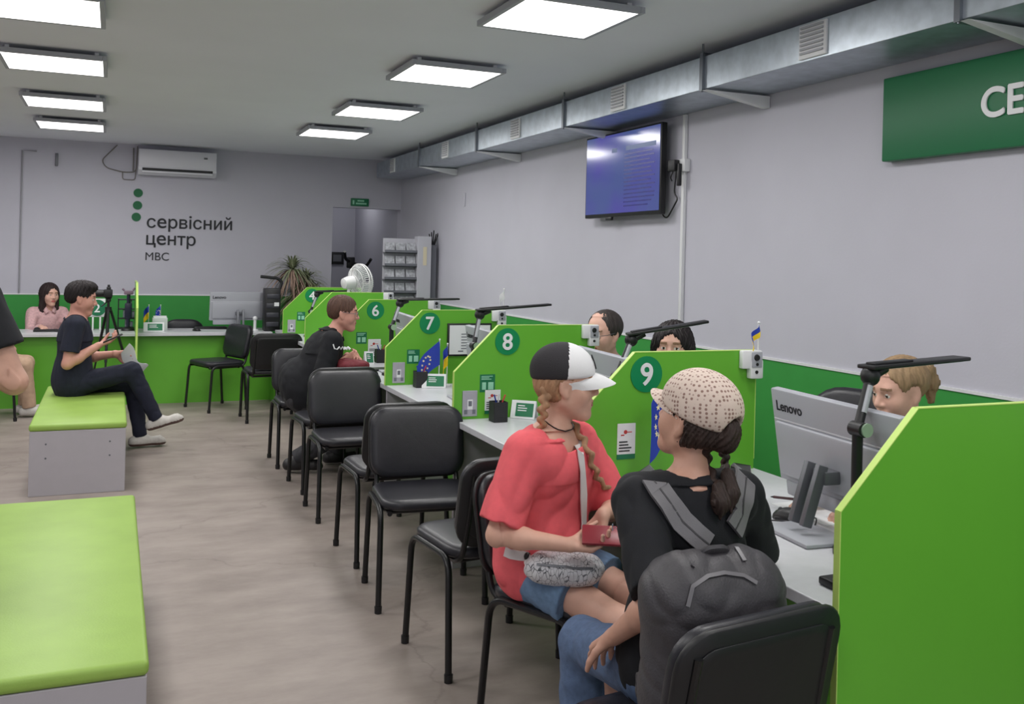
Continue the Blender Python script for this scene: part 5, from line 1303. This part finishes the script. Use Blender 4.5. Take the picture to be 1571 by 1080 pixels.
sdf_obj('ponytail', [rc(braid_p[0], braid_p[1], .02, .026, .02), rc(braid_p[1], braid_p[2], .028, .028, .02), rc(braid_p[2], braid_p[3], .028, .012, .02)], .004, HBL, J['root'], lambda P: .002*np.sin(P[:, 0]*500)+.002*np.sin(P[:, 1]*430))
pe = thing('pen', 'dark pen in the hand of the blond clerk', 'pen', (2.12, 2.53, .80)); q = J['wr1']+V3(-.095, -.02, -.005)
obj('barrel', B().tube([q+V3(.05, -.10, .012), q+V3(-.06, .075, .0)], .0045, 8), mat('pen_maroon', (70, 30, 34), .4), pe)
obj('tip', B().tube([q+V3(-.06, .075, .0), q+V3(-.066, .084, -.001)], [.004, .001], 8), BLACKP, pe)
# ---------------------------------------------------------------- clerk with glasses
def glasses(J, m_):
    b = B(); 
    for sg in (-1, 1):
        c_ = [hl(J, (sg*.034+.024*math.cos(a), .104-.25*(abs(sg*.034+.024*math.cos(a)))**1.6*1.6, .004+.018*math.sin(a))) for a in np.linspace(0, 2*PI, 18)[:-1]]
        b.tube(c_, .0014, 6, closed=True); b.tube([hl(J, (sg*.058, .094, .01)), hl(J, (sg*.078, .06, .01)), hl(J, (sg*.083, -.005, .012))], .0016, 6)
    b.tube([hl(J, (-.011, .105, .008)), hl(J, (0, .108, .012)), hl(J, (.011, .105, .008))], .0014, 6)
    obj('glasses', b, m_, J['root'])
CHK = mat('shirt_check', (170, 196, 184), .8, var=.3, vscale=26, stretch=(3, 3, .6), col2=(84, 140, 108))
J = person('clerk', 'balding male clerk with glasses looking down between dividers 8 and 9', (2.64, 4.66), along((-.85, -.35)), dict(
    s=.98, h=.006, hip=.56, lean=.14, bow=.03, hyaw=.0, hpitch=-.14, skin=(206, 156, 140), brow=(96, 80, 72), hs=1.03, fat=1.1,
    arms=[dict(w=(-.22, .42, .80), d=(.3, .9, 0), n=(0, 0, -1)), dict(w=(.22, .42, .80), d=(-.3, .9, 0), n=(0, 0, -1))], legs=[dict(a=(-.1, .3, .09)), dict(a=(.1, .3, .09))]))
print('clerk2 head', J['hc'])
tshirt(J, CHK, h=.007, long=True, hem=-.1, neckr=.066); trousers(J, BLKC, h=.009); shoes(J, DARKSH, DARKSH); glasses(J, GREYPD)
HS = hairmat('short_dark', (58, 52, 50))
hair(J, [el((0, -.02, .038), (.08, .098, .084), k=.02), sub(el((0, .13, .0), (.1, .13, .135)), .02), sub(el((-.09, .04, -.04), (.03, .06, .05)), .01), sub(el((.09, .04, -.04), (.03, .06, .05)), .01), plane((0, 0, -.06), (0, -.3, -1), .02)], HS, .004, .0015)
# ---------------------------------------------------------------- dark haired clerk
J = person('clerk', 'dark haired female clerk whose eyes show above divider 9', (2.47, 3.84), along((-.62, -.72)), dict(
    s=.97, fem=1, h=.006, hip=.555, lean=.06, hyaw=.0, hpitch=-.02, skin=(208, 160, 142), brow=(44, 36, 34),
    arms=[dict(w=(-.2, .30, .80), d=(.3, .9, 0), n=(0, 0, -1)), dict(w=(.2, .30, .80), d=(-.3, .9, 0), n=(0, 0, -1))], legs=[dict(a=(-.1, .3, .09)), dict(a=(.1, .3, .09))]))
print('clerk3 head', J['hc'])
tshirt(J, BLKC, h=.008, long=True, hem=-.1, neckr=.062); trousers(J, BLKC, h=.009); shoes(J, DARKSH, DARKSH)
HK = hairmat('black', (34, 28, 30))
hair(J, [el((0, -.018, .035), (.087, .104, .09), k=.02), rc((0, -.06, -.02), (0, -.075, -.18), .075, .06, .05), rc((-.07, 0, -.0), (-.075, .0, -.17), .03, .02, .03), rc((.07, 0, .0), (.075, .0, -.17), .03, .02, .03), sub(el((0, .13, -.04), (.068, .118, .13)), .014)], HK, .0045)
# ---------------------------------------------------------------- man with glasses at divider 6
J = person('man', 'man with glasses in black t-shirt leaning on counter before divider 6', (1.28, 6.98), along((.985, -.16)), dict(
    s=1.02, h=.006, hip=.56, lean=.42, bow=.035, hyaw=-.08, hpitch=-.12, skin=(206, 150, 134), brow=(110, 76, 60), fat=1.12,
    arms=[dict(w=(-.05, .34, .825), d=(.75, .6, .1), n=(.2, -.3, -.9), curl=.6, pole=(-.8, -.2, -.8)), dict(w=(.07, .30, .80), d=(-.25, .85, .35), n=(-.8, -.2, .2), curl=.7, pole=(.5, -.5, -.8))],
    legs=[dict(a=(-.14, .27, .09)), dict(a=(.12, -.02, .1), pole=(.1, 1, .4))]))
M6 = J; print('man6 head', J['hc'])
ts = tshirt(J, BLKC, mg=.022, sl=.78, slr=.075, hem=-.1, h=.006, flare=.02, neckr=.06, seed=12, folds=(.007, .09))
trousers(J, mat('trousers_charcoal', (54, 54, 58), .8, var=.1), h=.007, endr=.06, folds=(.008, .06)); shoes(J, DARKSH, DARKSH); glasses(J, GREYPD)
hair(J, SHORT, hairmat('chestnut', (88, 64, 54)), .004, .0025)
T = bvh(ts); b = B()
pn = [on(T, x, y, .003)[0] for x, y in ((511, 528), (513, 535), (517, 536), (520, 532), (522, 536), (525, 532), (527, 536), (529, 534))]
b.tube(pn, .005, 6).tube([on(T, x, y, .003)[0] for x, y in ((531, 536), (534, 533), (537, 536))], .004, 6)
obj('chest_print', b, PAPER, J['root'])
q = ony(538, 570, 6.66)
mb = thing('maroon_bag', 'crumpled maroon bag on counter edge under the arms of glasses man', 'bag', (1.62, 6.72, CZ))
sdf_obj('bag_cloth', [el((1.61, 6.72, CZ+.025), (.10, .07, .032), None, .03), el((1.56, 6.76, CZ+.03), (.06, .06, .04), None, .03), rc((1.53, 6.72, CZ+.01), (1.5, 6.74, CZ-.05), .03, .02, .03), plane((0, 0, CZ+.001), (0, 0, -1)) if False else el((1.66, 6.7, CZ+.02), (.06, .05, .025), None, .03)], .004, mat('maroon_cloth', (112, 34, 44), .7, var=.15, vscale=30), mb, fold(.006, .04, 31))
# ---------------------------------------------------------------- young man on the bench
J = person('man', 'young man in navy t-shirt sitting on the far bench with phone', (-.27, 8.02), -PI/2, dict(
    s=1.03, h=.006, hip=.545, lean=.03, bow=.0, hyaw=0, hpitch=-.2, hoff=V3(-.03, 0, -.01), skin=(206, 152, 132), brow=(46, 36, 32),
    arms=[dict(world=1, w=ony(176, 543, 8.1), d=(.95, .1, .0), n=(0, -.6, -.5), curl=.7, pole=(-.3, -.4, -1)), dict(world=1, w=ony(151, 530, 7.86), d=(.9, .1, .32), n=(-.25, .1, .9), curl=[.5, .55, .6, .6], pole=(.3, -.6, -1), thumb=(.7, .4, .5))],
    legs=[dict(a=(-.08, .50, .09)), dict(world=1, a=ony(240, 642, 7.93), f=(.06, 1, .28))]))
print('bench head', J['hc'])
tshirt(J, NAVY, mg=.018, sl=.7, slr=.068, hem=-.1, h=.006, neckr=.064, seed=14)
trousers(J, NAVY, h=.006, endr=.05, kn=.066, folds=(.007, .07)); shoes(J, SNEAK, mat('sole_dark', (92, 70, 64), .6))
hair(J, SHORT[:2]+[el((0, .03, .095), (.07, .06, .035), k=.03)]+SHORT[2:], hairmat('black', (0, 0, 0)), .004, .003)
w_ = J['wr1']; p_ = w_+V3(.10, .0, .055)
fp = thing('phone', 'black phone in raised hand of young man on bench', 'phone', tuple(p_))
M = Matrix.Translation(p_) @ Matrix.Rotation(math.radians(-24), 4, 'Y')
obj('casing', B().box(-.075, .075, -.036, .036, -.005, .004, .003, M), BLACKP, fp); obj('screen', B().box(-.07, .07, -.032, .032, .0038, .0055, 0, M), DARKSCR, fp, smooth=False)
w_ = J['wr0']; b = B()
def ps(u, v): return w_+V3(.075+.14*u, -.055, .05-.34*u+.16*u*u)+V3(.04, -.03, .055)*(v-.5)*(1.5+math.sin(u*9)*.45)+V3(0, .015*math.sin(u*6), 0)
sh_ = thing('paper_sheet', 'curled white paper in lower hand of young man on bench', 'paper', tuple(w_))
obj('sheet', cloth(b, ps, 16, 6, .002), PAPER, sh_, ang=80)
# ---------------------------------------------------------------- clerk in pink blouse
x = ony(72, 460, 11.12)[0]
J = person('clerk', 'female clerk in pale pink blouse sitting behind back desk', (x, 11.17), PI+.35, dict(
    s=.96, fem=1, h=.007, hip=.465, lean=.04, hyaw=.15, hpitch=-.1, skin=(206, 158, 142), brow=(52, 40, 38),
    arms=[dict(w=(-.18, .40, .77), d=(.3, .9, 0), n=(0, 0, -1)), dict(w=(.18, .42, .77), d=(0, .9, 0), n=(0, 0, -1))], legs=[dict(a=(-.1, .3, .09)), dict(a=(.1, .3, .09))]))
print('pink head', J['hc'])
BLS = mat('blouse_pink', (206, 166, 168), .8, var=.15, vscale=50)
tshirt(J, BLS, h=.008, long=True, hem=-.1, neckr=.066, neckdrop=.02); trousers(J, BLKC, h=.01); shoes(J, DARKSH, DARKSH)
n0 = J['neck']; b = B()
for sg in (-1, 1):
    b.add([n0+J['x']*sg*.06+J['z']*.03, n0+J['x']*sg*.075+J['y']*.06+J['z']*.0, n0+J['x']*sg*.05+J['y']*.105-J['z']*.06, n0+J['x']*sg*.015+J['y']*.11-J['z']*.03, n0+J['x']*sg*.045+J['y']*.05+J['z']*.03], [(0, 1, 2, 3, 4)])
o = obj('collar', b, BLS, J['root']); md = o.modifiers.new('s', 'SOLIDIFY'); md.thickness = .006
hair(J, [el((0, -.018, .035), (.085, .102, .088), k=.02), rc((0, -.06, -.02), (-.03, -.07, -.22), .07, .05, .05), rc((-.068, .01, -.0), (-.07, .03, -.15), .026, .018, .03), rc((.07, 0, .0), (.075, .0, -.2), .032, .03, .03), sub(el((0, .13, -.03), (.068, .115, .125)), .014)], hairmat('brown_black', (44, 32, 32)), .005)
mouse('black computer mouse under the hand of the pink blouse clerk', (J['wr1'][0]-.03, J['wr1'][1]-.09), 0, zb)
kx = ony(62, 505, 10.6)[0]; keyboard('black keyboard before the pink blouse clerk', kx-.06, kx+.26, 10.5, 10.62, zb, BLACKP)
# ---------------------------------------------------------------- seated person in beige trousers
J = person('person', 'person in beige trousers and white sneakers seated at left edge', (-1.14, 9.90), -PI/2, dict(
    s=.97, h=.008, hip=.56, skin=(206, 160, 140), brow=(80, 60, 50),
    arms=[dict(w=(-.14, .16, .68), d=(0, 1, -.2), n=(0, 0, -1)), dict(w=(.14, .16, .68), d=(0, 1, -.2), n=(0, 0, -1))], legs=[dict(a=(-.1, .40, .09)), dict(a=(.08, .45, .09))]))
BEI = mat('beige_cotton', (186, 156, 132), .85, var=.08, vscale=30)
tshirt(J, BEI, h=.009); trousers(J, BEI, h=.008, endr=.062, kn=.07, folds=(.006, .07)); shoes(J, SNEAK, SOLE)
hair(J, SHORT, hairmat('short_dark', (0, 0, 0)), .006)
# ---------------------------------------------------------------- standing person in black, cut by the left edge
J = person('person', 'person in black t-shirt standing at left edge, elbow bent', (-.53, 3.52), PI/2, dict(
    s=1.0, h=.006, hip=.995, hoff=V3(-.12, 0, 0), lean=-.2, bow=.02, twist=.45, skin=(198, 152, 130), brow=(50, 40, 36), fat=1.08, wide=.9,
    arms=[dict(world=1, w=V3(-.50, 3.32, 1.27), d=(-1, .2, .1), n=(.2, .8, -.3), curl=.5, pole=(0, -.9, -.8)), dict(w=(.2, .3, 1.12), d=(-.3, .9, 0), n=(-.9, 0, 0), curl=.5)],
    legs=[dict(a=(-.09, .06, .09)), dict(a=(.09, .04, .09))]))
print('STAND', J['sh0'], J['eb0'], J['wr0'])
tshirt(J, BLKC, mg=.022, sl=.62, slr=.075, hem=-.12, h=.006, seed=17, folds=(.006, .1)); trousers(J, NAVY, h=.009); shoes(J, DARKSH, DARKSH)
hair(J, SHORT, hairmat('short_dark', (0, 0, 0)), .006)
EXPO = -0.5
# ------------------------------------------------------------------ world & view
w = bpy.data.worlds.new('world'); S.world = w; w.use_nodes = True
w.node_tree.nodes['Background'].inputs[0].default_value = (.8, .85, 1, 1); w.node_tree.nodes['Background'].inputs[1].default_value = .05
S.view_settings.view_transform = 'Standard'; S.view_settings.look = 'None'; S.view_settings.gamma = 1; S.view_settings.use_curve_mapping = False
S.view_settings.exposure = EXPO
S.cycles.use_denoising = True
S.cycles.max_bounces = 8
S.cycles.sample_clamp_indirect = 4
